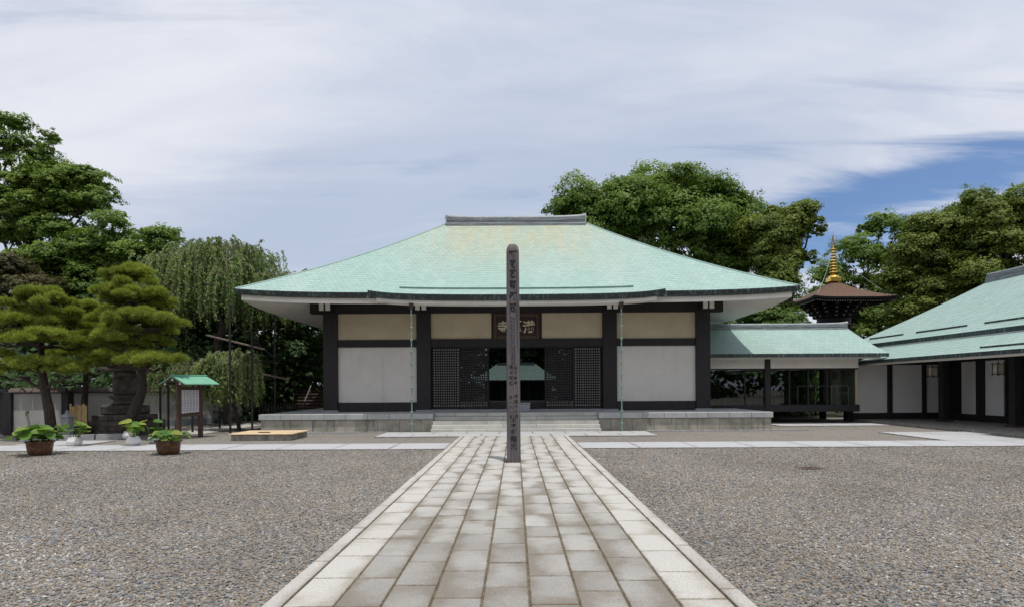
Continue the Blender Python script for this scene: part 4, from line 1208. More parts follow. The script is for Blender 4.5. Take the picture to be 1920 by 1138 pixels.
# ================================================================== GATE BEHIND THE CAMERA (reflected in the door glass)
gate = empty('gate_house', (0.05, -30, 0)); tag(gate, 'green roofed gate seen only as a reflection in the hall door glass', 'gate')
GR = Hip(0.05, -30, 5.6, 3.0, 2.62, 2.1, 0.1, 0.1)
gro = hip_sheet(GR).build('roof', MAT['copper_plain'], gate)
ringband(GR, [(0.0, 0.01), (-0.03, -0.02), (0.0, -0.16), (0.3, -0.16), (2.0, 0.1)], 10).build('eave', MAT['fascia'], gro)
rb, rt = ridge_cap((-2.4, -30, 4.7), (2.5, -30, 4.7), 0.3, 0.25, 0.05)
rb.build('ridge', MAT['ridge_tile'], gro)
for x in (-3.9, -1.6, 1.7, 4.0): MB().box(x-0.15, x+0.15, -28.9, -28.6, 0, 2.75).build('post', MAT['dark_wood'], gate)
MB().box(-4.2, 4.3, -31.2, -31.0, 0, 2.8).build('back_wall', MAT['black_wood'], gate)
for s in (-1, 1):
    bw = MB().box(*sorted((s*5.5, s*28)), -30.6, -30.3, 0, 2.3).build('court_wall', MAT['black_wood'])
    tag(bw, 'dark court wall beside the gate, %s side, seen in reflections' % ('right' if s > 0 else 'left'), 'wall', kind='structure')

# ================================================================== LEFT SIDE: WALL
bw = empty('boundary_wall', (-15.5, 26, 0)); tag(bw, 'low white plaster wall with tiled coping behind the pines', 'wall')
A, B, Cc = Vector((-18.3, 22.2, 0)), Vector((-16.75, 22.9, 0)), Vector((-13.9, 31.0, 0))
def wallseg(p, q, h=1.5):
    d = (q-p).normalized(); nrm = Vector((d.y, -d.x, 0)); up = Vector((0, 0, 1))
    MB().bar(p+up*h*0.5, q+up*h*0.5, 0.18, h).build('plaster_face', MAT['wall_plaster'], bw)
    MB().bar(p+up*0.14, q+up*0.14, 0.24, 0.28).build('dark_base', MAT['base_stone'], bw)
    k = int((q-p).length/0.30)
    cop = MB().bar(p+up*(h+0.04), q+up*(h+0.04), 0.30, 0.08).build('coping_bed', MAT['coping'], bw)
    tile = None
    for i in range(k):
        c = p + (q-p)*((i+0.5)/k) + up*(h+0.12)
        a = d*(q-p).length/k*0.47
        if tile is None:
            tile = MB().add([-a+nrm*0.24-up*0.05, a+nrm*0.24-up*0.05, a+up*0.09, -a+up*0.09, -a-nrm*0.24-up*0.05, a-nrm*0.24-up*0.05, -a+nrm*0.24-up*0.09, a+nrm*0.24-up*0.09, a-nrm*0.24-up*0.09, -a-nrm*0.24-up*0.09],
                            [(0, 1, 2, 3), (3, 2, 5, 4), (6, 7, 1, 0), (4, 5, 8, 9), (9, 8, 7, 6), (0, 3, 4, 9, 6), (1, 7, 8, 5, 2)]).mesh('coping_tile'); tile.materials.append(MAT['coping'])
        o = obj('coping_tile', tile, None, bw); o.location = c
for p, q in ((A, B), (B+(Cc-B).normalized()*0.15, Cc)): wallseg(p, q)
for p in (A, B): MB().box(p.x-0.15, p.x+0.15, p.y-0.15, p.y+0.15, 0, 1.56, 0.01).build('wall_post', MAT['dark_wood'], bw)
gatel = empty('side_gate', (-19.2, 22.2, 0)); tag(gatel, 'dark wooden gate at the left edge beside the white wall', 'gate')
for i in range(6): MB().box(-20.2+i*0.3, -19.92+i*0.3, 22.2, 22.26, 0.05, 1.55).build('board', MAT['black_wood'], gatel)
MB().box(-20.3, -18.4, 22.14, 22.2, 1.55, 1.67).build('top_rail', MAT['dark_wood'], gatel)
pav = empty('garden_pavilion', (-27.5, 30, 0)); tag(pav, 'small green roofed pavilion beyond the wall at the left edge', 'pavilion')
PV = Hip(-27.5, 31, 3.9, 3.0, 2.95, 1.3, 0.08, 0.1)
hip_sheet(PV).build('roof', MAT['copper_plain'], pav); ringband(PV, [(0.0, 0.01), (-0.02, -0.02), (0.0, -0.14), (0.3, -0.14)], 8).build('eave', MAT['fascia'], pav)
MB().box(-30, -25, 29.5, 32.5, 0, 2.95).build('wall', MAT['wall_plaster'], pav)

# stone tower among the pines
tw = empty('stone_tower', (-14.2, 22.3, 0)); tag(tw, 'old dark stone tower on stepped base behind the middle pine', 'stone tower')
tx, ty = -14.25, 22.4
def ts(mb_, nm): return mb_.build(nm, MAT['old_stone'], tw)
for j in range(3):
    z = j*0.17
    for i in range(4):
        a = tx-0.95+i*0.475; ts(MB().box(a+.006, a+.469, ty-0.95, ty-0.5, z, z+0.165, 0.012), 'base_block')
ts(MB().box(tx-0.94, tx+0.94, ty-0.5, ty+0.9, 0, 0.5), 'base_core')
ts(MB().box(tx-0.75, tx+0.75, ty-0.75, ty+0.75, 0.51, 0.72, 0.02), 'tier')
ts(MB().box(tx-0.58, tx+0.58, ty-0.58, ty+0.58, 0.72, 1.06, 0.05), 'tier')
ts(MB().lathe((tx, ty, 1.06), [(0.40, 0), (0.46, 0.05), (0.38, 0.12), (0.36, 0.16), (0.52, 0.28), (0.56, 0.34), (0.42, 0.35)], 16), 'lotus_base')
ts(MB().lathe((tx, ty, 1.40), [(0.34, 0), (0.40, 0.1), (0.41, 0.55), (0.36, 0.66), (0.32, 0.70)], 20), 'body')
ts(MB().lathe((tx, ty, 2.10), [(0.33, 0), (0.36, 0.05), (0.36, 0.14), (0.30, 0.18)], 20), 'neck')
ts(MB().box(tx-0.62, tx+0.62, ty-0.62, ty+0.62, 2.28, 2.42, 0.03).box(tx-0.4, tx+0.4, ty-0.4, ty+0.4, 2.42, 2.62, 0.03), 'cap')
ts(MB().lathe((tx, ty, 2.62), [(0.2, 0), (0.14, 0.1), (0.12, 0.6), (0.16, 0.65), (0.02, 0.85)], 12), 'finial')
# bamboo screen round the back pine
bs = empty('bamboo_screen', (-15.0, 21.3, 0)); tag(bs, 'upright yellow bamboo slat screen at the foot of the pines', 'bamboo screen')
for i in range(8):
    x = -15.42+i*0.075; h = 1.10+random.uniform(-0.05, 0.05)
    MB().tube([(x, 21.25, 0.36), (x, 21.25, h)], 0.034, 8).build('bamboo_slat', MAT['bamboo'], bs)
for z in (0.52, 0.88): MB().box(-15.47, -14.85, 21.285, 21.31, z, z+0.03).build('cross_rail', MAT['weathered_wood'], bs)
MB().box(-15.5, -14.75, 21.1, 21.7, 0, 0.35, 0.01).build('base', MAT['iron'], bs)
stakes = empty('grey_stakes', (-15.6, 22.0, 0)); tag(stakes, 'thin weathered grey stakes standing behind the bamboo screen', 'stakes')
for i in range(9): 
    x = -15.95+i*0.13+(0.5 if i > 3 else 0)
    MB().box(x, x+0.06, 22.0, 22.03, 0, 1.05+random.uniform(-.12, .12)).build('stake', MAT['grey_stone'], stakes)
sl = empty('stone_post', (-15.0, 20.5, 0)); tag(sl, 'short grey stone post with pyramid cap beside the left pine', 'stone post')
MB().box(-15.13, -14.87, 20.37, 20.63, 0, 0.72, 0.012).build('shaft', MAT['grey_stone'], sl)
MB().add([(-15.18, 20.32, 0.72), (-14.82, 20.32, 0.72), (-14.82, 20.68, 0.72), (-15.18, 20.68, 0.72), (-15.0, 20.5, 0.88)], [(0, 1, 4), (1, 2, 4), (2, 3, 4), (3, 0, 4), (3, 2, 1, 0)]).lathe((-15, 20.5, 0.85), [(0.04, 0), (0.055, 0.04), (0.02, 0.09)], 8).build('cap', MAT['grey_stone'], sl)
# pale kerb stones edging the pine bed
kb = empty('bed_kerb', (-14.3, 19.6, 0)); tag(kb, 'row of pale kerb stones edging the pine bed', 'kerb')
for i in range(3):
    p = Vector((-15.55+i*0.95, 19.25+i*0.36, 0.085)); q = p + Vector((0.90, 0.34, 0))
    MB().bar(p, q, 0.22, 0.17).build('kerb_stone', MAT['grey_stone'], kb)

# lotus pots
def leaf_disc(r, rs_):
    V = [(0, 0, 0)]; Fc = []
    n = 14
    for ring, k in ((1, 0.55), (2, 1.0)):
        for i in range(n):
            a = 2*math.pi*i/n; w = 1 + 0.10*math.sin(3*a + rs_)*k
            V.append((r*k*w*math.cos(a), r*k*w*math.sin(a), r*(0.20*k*k + 0.13*k*math.sin(2*a+rs_*2))))
    for i in range(n):
        j = (i+1) % n; Fc.append((0, 1+i, 1+j)); Fc.append((1+i, 1+n+i, 1+n+j, 1+j))
    return V, Fc
def lotus(c, k, rr_, hmin, hmax, spread, parent, r_lo=0.10, r_hi=0.20):
    for i in range(k):
        a = random.random()*6.283; d = spread*math.sqrt(random.random())
        h = random.uniform(hmin, hmax); r = random.uniform(r_lo, r_hi)
        top_ = Vector((c[0]+d*math.cos(a), c[1]+d*math.sin(a), c[2]+h))
        b = Vector((c[0]+0.3*d*math.cos(a), c[1]+0.3*d*math.sin(a), c[2]-0.05))
        V, Fc = leaf_disc(r, random.random()*6.28)
        tilt = Matrix.Translation(top_) @ Matrix.Rotation(a, 4, 'Z') @ Matrix.Rotation(random.uniform(0.0, 0.75), 4, 'Y') @ Matrix.Rotation(random.random()*6, 4, 'Z')
        m = MB().add([tilt @ Vector(v) for v in V], Fc)
        m.tube([b, b.lerp(top_, 0.6)+Vector((0, 0, 0.03)), top_], 0.006, 5)
        me = m.mesh('leaf', True)
        at_ = me.attributes.new('tint', 'FLOAT', 'POINT'); tv = min(1, max(0, random.gauss(0.5, 0.28)))
        at_.data.foreach_set('value', [tv]*len(me.vertices))
        obj('leaf', me, MAT['leaf_lotus'], parent)
def brown_pot(x, y, lab):
    p = empty('lotus_pot', (x, y, 0)); tag(p, lab, 'plant pot', 'brown glazed lotus pots')
    MB().lathe((x, y, 0), [(0.20, 0), (0.225, 0.02), (0.255, 0.10), (0.275, 0.22), (0.285, 0.30), (0.315, 0.325), (0.32, 0.35), (0.28, 0.355), (0.26, 0.30), (0.05, 0.29)], 28).build('pot', MAT['brown_glaze'], p, True)
    MB().lathe((x, y, 0.285), [(0.265, 0), (0.02, 0.015)], 20).build('soil', MAT['soil'], p)
    return p
p1 = brown_pot(-11.83, 15.24, 'brown glazed pot with spreading lotus leaves at the far left'); lotus((-11.83, 15.24, 0.36), 46, 0, 0.02, 0.34, 0.58, p1, 0.09, 0.17)
p2 = brown_pot(-8.66, 15.28, 'brown glazed pot with low yellowing lotus before the notice board'); lotus((-8.66, 15.28, 0.34), 34, 0, 0.02, 0.22, 0.42, p2, 0.07, 0.13)
def white_pot(x, y, r, lab, k, hm, sp_w=0.3):
    p = empty('white_lotus_pot', (x, y, 0)); tag(p, lab, 'plant pot', 'white ceramic lotus pots')
    s = r/0.2
    MB().lathe((x, y, 0), [(0.10*s, 0), (0.13*s, 0.015), (0.185*s, 0.08*s), (0.20*s, 0.14*s), (0.18*s, 0.20*s), (0.145*s, 0.245*s), (0.155*s, 0.27*s), (0.14*s, 0.27*s), (0.13*s, 0.24*s), (0.02, 0.235*s)], 28).build('pot', MAT['white_glaze'], p, True)
    lotus((x, y, 0.27*s), k, 0, 0.14, hm, sp_w, p, 0.08, 0.14)
white_pot(-12.6, 17.5, 0.2, 'white round pot with lotus just right of the left brown pot', 15, 0.42, 0.40)
white_pot(-10.94, 17.55, 0.2, 'white round pot with upright lotus left of the right brown pot', 14, 0.44, 0.34)
white_pot(-10.92, 18.5, 0.17, 'white round pot with thin lotus close behind the right brown pot', 8, 0.46, 0.36)
white_pot(-12.55, 19.9, 0.2, 'white round pot set farthest back near the stone tower', 4, 0.2, 0.2)

# notice board
nbp = Vector((-10.85, 20.4, 0)); al = math.radians(68)
nb = empty('notice_board', tuple(nbp)); tag(nb, 'roofed wooden notice board with white text sheets and green roof', 'notice board')
NM = Matrix.Translation(nbp) @ Matrix.Rotation(al, 4, 'Z')     # local x along the ridge, local -y is the front
def nbx(m, name, mat, parent=nb): return m.xf(NM).build(name, MAT[mat], parent)
for x in (-0.42, 0.42): nbx(MB().box(x-0.07, x+0.07, -0.05, 0.05, 0, 1.85, 0.006), 'post', 'brown_wood')
nbx(MB().box(-0.35, 0.35, -0.03, 0.03, 0.80, 1.62), 'board', 'brown_wood')
nbx(MB().box(-0.36, 0.36, -0.06, 0.06, 0.72, 0.80), 'lower_rail', 'brown_wood')
nbx(MB().box(-0.36, 0.36, -0.06, 0.06, 1.62, 1.70), 'upper_rail', 'brown_wood')
m, T = newmat('notice_sheet')
tcg = T.n('ShaderNodeTexCoord').outputs['Generated']
sg = T.n('ShaderNodeSeparateXYZ', i_0=tcg)
cell = T.noise(T.mapv(tcg, (3.2, 1, 17)), 1.6, 3, 0.6)
colm_ = T.ramp(T.math('ABSOLUTE', T.math('SUBTRACT', sg.outputs[0], 0.5)), 0.30, 0.22)
rowm = T.math('MULTIPLY', T.ramp(sg.outputs[2], 0.03, 0.06), T.ramp(sg.outputs[2], 0.97, 0.94))
ink_ = T.math('MULTIPLY', T.math('MULTIPLY', T.ramp(cell, 0.50, 0.55), colm_), rowm)
T.set(T.p.inputs['Base Color'], T.mix(T.math('MULTIPLY', ink_, 0.85), (0.62, 0.60, 0.63), (0.06, 0.05, 0.06)))
T.p.inputs['Roughness'].default_value = 0.9
MAT['notice_sheet'] = m
for i in range(6):
    x = -0.335+i*0.113; nbx(MB().box(x, x+0.098, -0.046, -0.038, 0.83+0.006*i, 1.60), 'text_sheet', 'notice_sheet')
rz, ez, hw = 2.07, 1.80, 0.60
for s in (-1, 1):
    sl_ = nbx(MB().add([(-0.66, 0, rz), (0.66, 0, rz), (0.66, s*hw, ez), (-0.66, s*hw, ez), (-0.66, 0, rz-0.035), (0.66, 0, rz-0.035), (0.66, s*hw, ez-0.035), (-0.66, s*hw, ez-0.035)], [(0, 1, 2, 3), (7, 6, 5, 4), (3, 2, 6, 7), (0, 3, 7, 4), (1, 5, 6, 2)]), 'roof_slope', 'board_roof')
    for x in (-0.62, 0.62): nbx(MB().bar((x, 0.0, rz-0.075), (x, s*hw*0.97, ez-0.07), 0.05, 0.07), 'barge_board', 'brown_wood')
nbx(MB().box(-0.67, 0.67, -0.05, 0.05, rz-0.01, rz+0.03, 0.01), 'ridge', 'board_roof')
for y, z in ((0, rz-0.12), (-0.34, ez+0.02), (0.34, ez+0.02)):
    pr = nbx(MB().box(-0.63, 0.63, y-0.035, y+0.035, z-0.05, z+0.035), 'purlin', 'brown_wood')
    nbx(MB().box(-0.645, -0.632, y-0.033, y+0.033, z-0.048, z+0.033), 'purlin_end', 'white_board', pr)
# low well box with bamboo cover
wb = empty('well_cover', (-8.0, 19.9, 0)); tag(wb, 'low concrete well box covered with bamboo poles beside the platform', 'well')
MB().box(-8.9, -7.05, 19.15, 20.7, 0, 0.185, 0.01).build('curb', MAT['concrete'], wb)
pm = MB().tube([(-0.99, 0, 0), (0.99, 0, 0)], 0.019, 7).mesh('bamboo_pole'); pm.materials.append(MAT['bamboo_top'])
for i in range(42):
    o = obj('bamboo_pole', pm, None, wb); o.location = (-7.97+random.uniform(-.02, .02), 19.12+i*0.0385, 0.207)
MB().box(-8.2, -7.85, 19.5, 19.62, 0.226, 0.25).build('handle', MAT['brown_wood'], wb)
# drain in the gravel
dr = empty('drain_cover', (5.72, 11.95, 0)); tag(dr, 'rusty iron drain grate set in the gravel on the right', 'drain')
MB().box(5.50, 5.94, 11.80, 11.84, 0, 0.02).box(5.50, 5.94, 12.08, 12.12, 0, 0.02).box(5.50, 5.54, 11.84, 12.08, 0, 0.02).box(5.90, 5.94, 11.84, 12.08, 0, 0.02).build('frame', MAT['rust'], dr)
for i in range(9): MB().box(5.548+i*0.0395, 5.572+i*0.0395, 11.84, 12.08, 0.004, 0.017).build('bar', MAT['rust'], dr)

# props and rails that carry the weeping cherries
cp = empty('cherry_support', (-11.5, 25, 0)); tag(cp, 'dark pole frame propping up the weeping cherries', 'frame')
props = [at(432, 815, 21.6), at(473, 806, 23.0), at(516, 790, 27.0), at(412, 800, 25.0), at(316, 812, 22.0), at(301, 806, 22.4), at(361, 806, 22.8)]
for p, h in zip(props, (4.6, 3.9, 5.0, 3.0, 2.0, 1.9, 1.6)):
    MB().tube([(p.x, p.y, 0), (p.x, p.y, h)], 0.038, 8).build('prop', MAT['black_wood'], cp)
def rail(a, b, w, h, mat='weathered_wood'): MB().bar(a, b, w, h).build('rail', MAT[mat], cp)
rail(at(388, 628, 25.5), at(494, 654, 23.2), 0.12, 0.05)
rail(at(486, 699, 26.0), at(540, 711, 26.6), 0.2, 0.06)
for k in range(4): rail(at(345, 680+k*9, 26.5), at(392, 678+k*9, 26.0), 0.05, 0.05)
for x in (352, 362, 380): rail(at(x, 672, 26.3), at(x, 712, 26.3), 0.05, 0.05)
for p_, q_ in (((432, 600), (516, 672)), ((470, 672), (516, 680))): rail(at(*p_, 24.0), at(*q_, 27.0), 0.05, 0.05, 'black_wood')
# low picket fence and garden steps in the shade
pf = empty('picket_fence', (-11, 30, 0)); tag(pf, 'dark low picket fence in the shade left of the platform', 'fence')
for i in range(16):
    x = at(486+i*5.6, 762, 29.5).x; MB().box(x, x+0.05, 29.5, 29.53, 0, 0.95).build('picket', MAT['black_wood'], pf)
MB().box(-12.4, -9.9, 29.54, 29.58, 0.7, 0.76).build('rail', MAT['black_wood'], pf)
gs = empty('garden_steps', (-10.4, 32, 0)); tag(gs, 'dark garden steps with log edges rising behind the hall', 'steps')
for i in range(8):
    a, b = at(558, 768-i*6, 31.0+i*0.35), at(612, 768-i*6, 31.0+i*0.35)
    MB().box(a.x, b.x, a.y, a.y+0.4, 0.0, max(0.1, a.z)).build('step', MAT['iron'], gs)
    MB().tube([(a.x, a.y-0.03, a.z-0.03), (b.x, a.y-0.03, a.z-0.03)], 0.045, 7).build('log_edge', MAT['brown_wood'], gs)
gsr = MB().tube([at(571, 752, 30.8), at(583, 722, 31.6)], 0.025, 6).build('stair_rail', MAT['pale_metal'], gs)

# ================================================================== TREES
def rand_unit(n):
    v = rng.normal(size=(n, 3)); return v/np.linalg.norm(v, axis=1, keepdims=True)
def leaf_cards(P, N, size, tint, aspect=0.55, jitter=0.35, axis=None):
    """diamond leaves at P facing roughly N"""
    n = len(P)
    N = N + rng.normal(size=(n, 3))*jitter; N /= np.linalg.norm(N, axis=1, keepdims=True)
    a = (np.cross(N, rand_unit(n)) if axis is None else axis - N*(axis*N).sum(1, keepdims=True)); a /= np.linalg.norm(a, axis=1, keepdims=True) + 1e-9
    b = np.cross(N, a)
    s = (size*rng.uniform(0.65, 1.35, n))[:, None]
    V = np.empty((n, 4, 3))
    fold = N*s*0.12
    V[:, 0] = P - a*s*0.5; V[:, 1] = P + b*s*aspect*0.5 + fold; V[:, 2] = P + a*s*0.5; V[:, 3] = P - b*s*aspect*0.5 + fold
    Q = np.arange(n*4).reshape(n, 4)
    return V.reshape(-1, 3), Q, np.repeat(tint, 4)
def limb(m, p, q, r0, r1, wob=0.25, n=6):
    p, q = Vector(p), Vector(q); pts_ = []
    for i in range(n+1):
        t = i/n; c = p.lerp(q, t); k = math.sin(math.pi*t)*wob*(q-p).length*0.25
        pts_.append(c + Vector((random.uniform(-k, k), random.uniform(-k, k), random.uniform(-k, k)*0.5 + 0.06*(q-p).length*math.sin(math.pi*t))))
    m.tube(pts_, [r0 + (r1-r0)*i/n for i in range(n+1)], 6, False)
    return pts_
def tree(name, label, base, blobs, leaves, size, mat, trunk_r=0.35, clump=0.9, group=None, cat='tree', flat=0.7, twigs=True, gap=0.0, inner=0.30):
    """blobs: lobes of the crown (x, y, z, rx, ry, rz); each lobe carries boughs, each bough sprays, each spray leaves"""
    root = empty(name, base); tag(root, label, cat, group)
    bl = np.array(blobs)
    area = (bl[:, 3]*bl[:, 4]+bl[:, 3]*bl[:, 5]+bl[:, 4]*bl[:, 5]); W_ = area/area.sum()
    nb = max(6, int(area.sum()*4.2/(clump*clump*2.1)*(1-gap))); leaves *= 1.25
    which = rng.choice(len(bl), nb, p=W_); Bl = bl[which]
    d = rand_unit(nb); low_ = (d[:, 2] < -0.25) & (rng.random(nb) < 0.55); d[low_, 2] *= -1
    rad = np.where(rng.random(nb) < inner, rng.uniform(0.2, 0.7, nb), rng.uniform(0.76, 1.02, nb))[:, None]
    C = Bl[:, :3] + d*Bl[:, 3:6]*rad
    rb = clump*rng.uniform(0.6, 1.35, nb)
    bt_ = rng.normal(0.42, 0.15, nb) + 0.10*d[:, 2]  # boughs high on a lobe get a lighter tint, as if lit from above
    w = rb**2; w /= w.sum()
    ns = max(40, int(leaves/26))                       # sprays
    si = rng.choice(nb, ns, p=w)
    u = rand_unit(ns); u[:, 2] = np.where((u[:, 2] < -0.15) & (rng.random(ns) < 0.8), -u[:, 2], u[:, 2])
    u2 = u.copy(); u2[:, 2] *= flat
    S = C[si] + u2*(rb[si]*rng.uniform(0.62, 1.0, ns))[:, None]
    sr = rb[si]*rng.uniform(0.22, 0.42, ns)
    # a few shoots stand out of the outline
    out_ = rng.random(ns) < 0.05
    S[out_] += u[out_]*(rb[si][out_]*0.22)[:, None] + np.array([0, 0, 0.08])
    st_ = bt_[si] + 0.20*u[:, 2] + rng.normal(0, 0.07, ns)  # upper sprays tinted lighter, lower ones darker: top light put into the leaf colour
    k = rng.poisson(26, ns); idx = np.repeat(np.arange(ns), k); n = len(idx)
    o = rand_unit(n)*(rng.random(n)**0.45)[:, None]; o[:, 2] *= 0.5
    P = S[idx] + o*sr[idx][:, None]; P[:, 2] -= 0.25*sr[idx]*(o[:, 0]**2+o[:, 1]**2)
    N = np.array([0, 0, 0.5]) + 0.75*u[si.shape[0]*0 + idx] + 0.35*d[si][idx] + 0.45*o
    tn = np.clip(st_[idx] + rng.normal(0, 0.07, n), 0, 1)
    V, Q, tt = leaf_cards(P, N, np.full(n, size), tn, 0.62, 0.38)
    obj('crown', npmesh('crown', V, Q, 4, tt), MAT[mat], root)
    m = MB(); bx_, by_, bz_ = base
    cen = np.average(bl[:, :3], axis=0, weights=W_)
    fork = Vector((bx_*0.6+cen[0]*0.4, by_*0.6+cen[1]*0.4, bz_ + (cen[2]-bz_)*0.55))
    limb(m, base, fork, trunk_r, trunk_r*0.72, 0.15)
    for i, b in enumerate(blobs):
        e = Vector(b[:3]); limb(m, fork, e, trunk_r*0.5, trunk_r*0.14, 0.3)
        if twigs:
            sel = np.where(which == i)[0]
            for j in sel[:min(len(sel), 16)]: limb(m, e, C[j], trunk_r*0.13, 0.015, 0.3, 4)
    m.build('trunk', MAT['bark'], root, True)
    return root
def B(px, py, Y, rx, rz, ry=None, dy=0.0):
    """lobe of the crown from its place in the photo; radii in photo pixels"""
    p = at(px, py, Y+dy); k = Y/F
    return (p.x, p.y, p.z, rx*k, (ry if ry else (rx+rz)*0.5)*k, rz*k)
FAST = 1.0
# --- behind the hall on the right
Y = 44
tree('broadleaf_tree', 'tallest broad green tree rising behind the right half of the hall roof', tuple(at(1270, 0, Y)[:2])+(0,), [
    B(1115, 395, Y, 62, 38), B(1085, 430, Y, 45, 30), B(1180, 400, Y, 62, 52), B(1225, 370, Y, 50, 48), B(1275, 352, Y, 55, 42), B(1340, 385, Y, 48, 40),
    B(1300, 420, Y, 85, 60), B(1220, 440, Y, 80, 60), B(1360, 450, Y, 60, 55), B(1390, 510, Y, 55, 55), B(1300, 500, Y, 80, 60), B(1420, 560, Y, 55, 45), B(1340, 560, Y, 70, 45), B(1150, 450, Y, 60, 35), B(1060, 400, Y, 26, 20), B(1395, 400, Y, 26, 28), B(1400, 460, Y, 36, 36)],
    150000, 0.20, 'leaf_green', 0.5, 1.35)
Y = 41
tree('broadleaf_tree', 'dark olive tree standing between the hall roof and the pagoda', tuple(at(1485, 0, Y)[:2])+(0,), [
    B(1452, 422, Y, 50, 28), B(1495, 435, Y, 36, 38), B(1450, 480, Y, 46, 45), B(1482, 500, Y, 32, 36), B(1522, 398, Y, 16, 11), B(1445, 550, Y, 40, 40), B(1412, 445, Y, 28, 34)],
    70000, 0.18, 'leaf_olive', 0.24, 1.1)
Y = 64
tree('broadleaf_tree', 'airy tree directly behind the pagoda spire with sky showing through', tuple(at(1640, 0, Y)[:2])+(0,), [
    B(1650, 440, Y, 40, 24), B(1605, 480, Y, 36, 34), B(1560, 520, Y, 30, 40), B(1665, 500, Y, 42, 40), B(1720, 450, Y, 45, 30), B(1580, 590, Y, 30, 30), B(1650, 590, Y, 50, 35), B(1540, 570, Y, 26, 34), B(1690, 560, Y, 35, 30), B(1700, 610, Y, 35, 30), B(1620, 620, Y, 40, 26), B(1640, 540, Y, 40, 30)],
    60000, 0.25, 'leaf_green', 0.35, 1.4, gap=0.1)
Y = 42
tree('broadleaf_tree', 'broad olive green tree above the side building roof', tuple(at(1770, 0, Y)[:2])+(0,), [
    B(1760, 445, Y, 52, 30), B(1718, 490, Y, 38, 32), B(1790, 485, Y, 55, 38), B(1755, 540, Y, 48, 36), B(1722, 585, Y, 34, 32), B(1700, 540, Y, 26, 28), B(1690, 612, Y, 26, 22), B(1820, 402, Y, 32, 20), B(1800, 560, Y, 40, 30)],
    80000, 0.18, 'leaf_olive', 0.45, 1.15)
Y = 40
tree('broadleaf_tree', 'tall olive tree at the right edge above the side building ridge', tuple(at(1910, 0, Y)[:2])+(0,), [
    B(1850, 415, Y, 45, 34), B(1900, 405, Y, 50, 34), B(1880, 470, Y, 60, 45), B(1960, 430, Y, 60, 50), B(1830, 480, Y, 45, 40), B(1840, 385, Y, 20, 14), B(1960, 510, Y, 60, 40), B(1840, 540, Y, 50, 35)],
    80000, 0.18, 'leaf_olive', 0.45, 1.1)
Y = 36
tree('garden_shrub', 'light green shrub showing under the right corner of the hall eave', tuple(at(1440, 0, Y)[:2])+(0,), [
    B(1400, 605, Y, 45, 20), B(1440, 600, Y, 40, 22), B(1480, 610, Y, 36, 18), B(1370, 615, Y, 30, 18), B(1440, 640, Y, 70, 30)], 24000, 0.15, 'leaf_shrub', 0.15, 0.7, cat='shrub')
for i, (px_, py_, Y, rr) in enumerate(((1350, 715, 32.5, 46), (1410, 720, 33.5, 48), (1470, 716, 33, 46), (1525, 712, 34, 44))):
    tree('garden_bush', ['leafy bush seen through the leftmost corridor panes', 'leafy bush seen through the panes left of the corridor post', 'leafy bush seen through the panes right of the corridor post', 'leafy bush seen through the corridor panes by the handrail'][i],
         tuple(at(px_, 0, Y)[:2])+(0,), [B(px_, py_, Y, rr, 40, 26), B(px_+6, py_-22, Y, rr*0.8, 24, 22)], 9000, 0.14, 'leaf_shrub', 0.08, 0.42, 'bushes behind the corridor', 'bush')
# --- left side
Y = 36
tree('broadleaf_tree', 'tall open tree at the left edge with thin branches against the sky', tuple(at(40, 0, Y)[:2])+(0,), [
    B(12, 232, Y, 26, 11), B(30, 250, Y, 24, 10), B(48, 276, Y, 34, 13), B(70, 295, Y, 30, 11), B(15, 270, Y, 26, 14), B(92, 268, Y, 18, 8), B(10, 300, Y, 32, 14), B(75, 318, Y, 48, 14), B(150, 342, Y, 50, 16), B(185, 362, Y, 26, 12), B(95, 362, Y, 70, 22), B(30, 350, Y, 45, 22),
    B(150, 392, Y, 58, 28), B(10, 390, Y, 50, 40), B(110, 335, Y, 50, 20), B(178, 345, Y, 36, 12), B(60, 410, Y, 75, 32), B(20, 440, Y, 60, 38), B(120, 440, Y, 60, 28), B(-40, 330, Y, 50, 30)],
    66000, 0.155, 'leaf_green', 0.20, 0.75, flat=0.62)
Y = 34
tree('broadleaf_tree', 'wide layered tree left of the weeping cherry', tuple(at(190, 0, Y)[:2])+(0,), [
    B(235, 428, Y, 45, 18), B(285, 455, Y, 36, 16), B(200, 462, Y, 52, 24), B(255, 490, Y, 48, 22), B(150, 490, Y, 60, 30), B(95, 500, Y, 60, 34), B(205, 530, Y, 60, 28), B(130, 550, Y, 70, 34), B(270, 530, Y, 42, 26), B(300, 450, Y, 26, 14), B(215, 412, Y, 34, 13), B(305, 490, Y, 26, 18)],
    70000, 0.155, 'leaf_green', 0.38, 0.8, flat=0.62)
Y = 31
tree('broadleaf_tree', 'brownish leaved tree at the left edge behind the pine', tuple(at(20, 0, Y)[:2])+(0,), [
    B(15, 520, Y, 50, 30), B(60, 548, Y, 45, 28), B(-20, 570, Y, 60, 40), B(30, 590, Y, 60, 30)], 24000, 0.15, 'leaf_brownish', 0.3, 0.7)
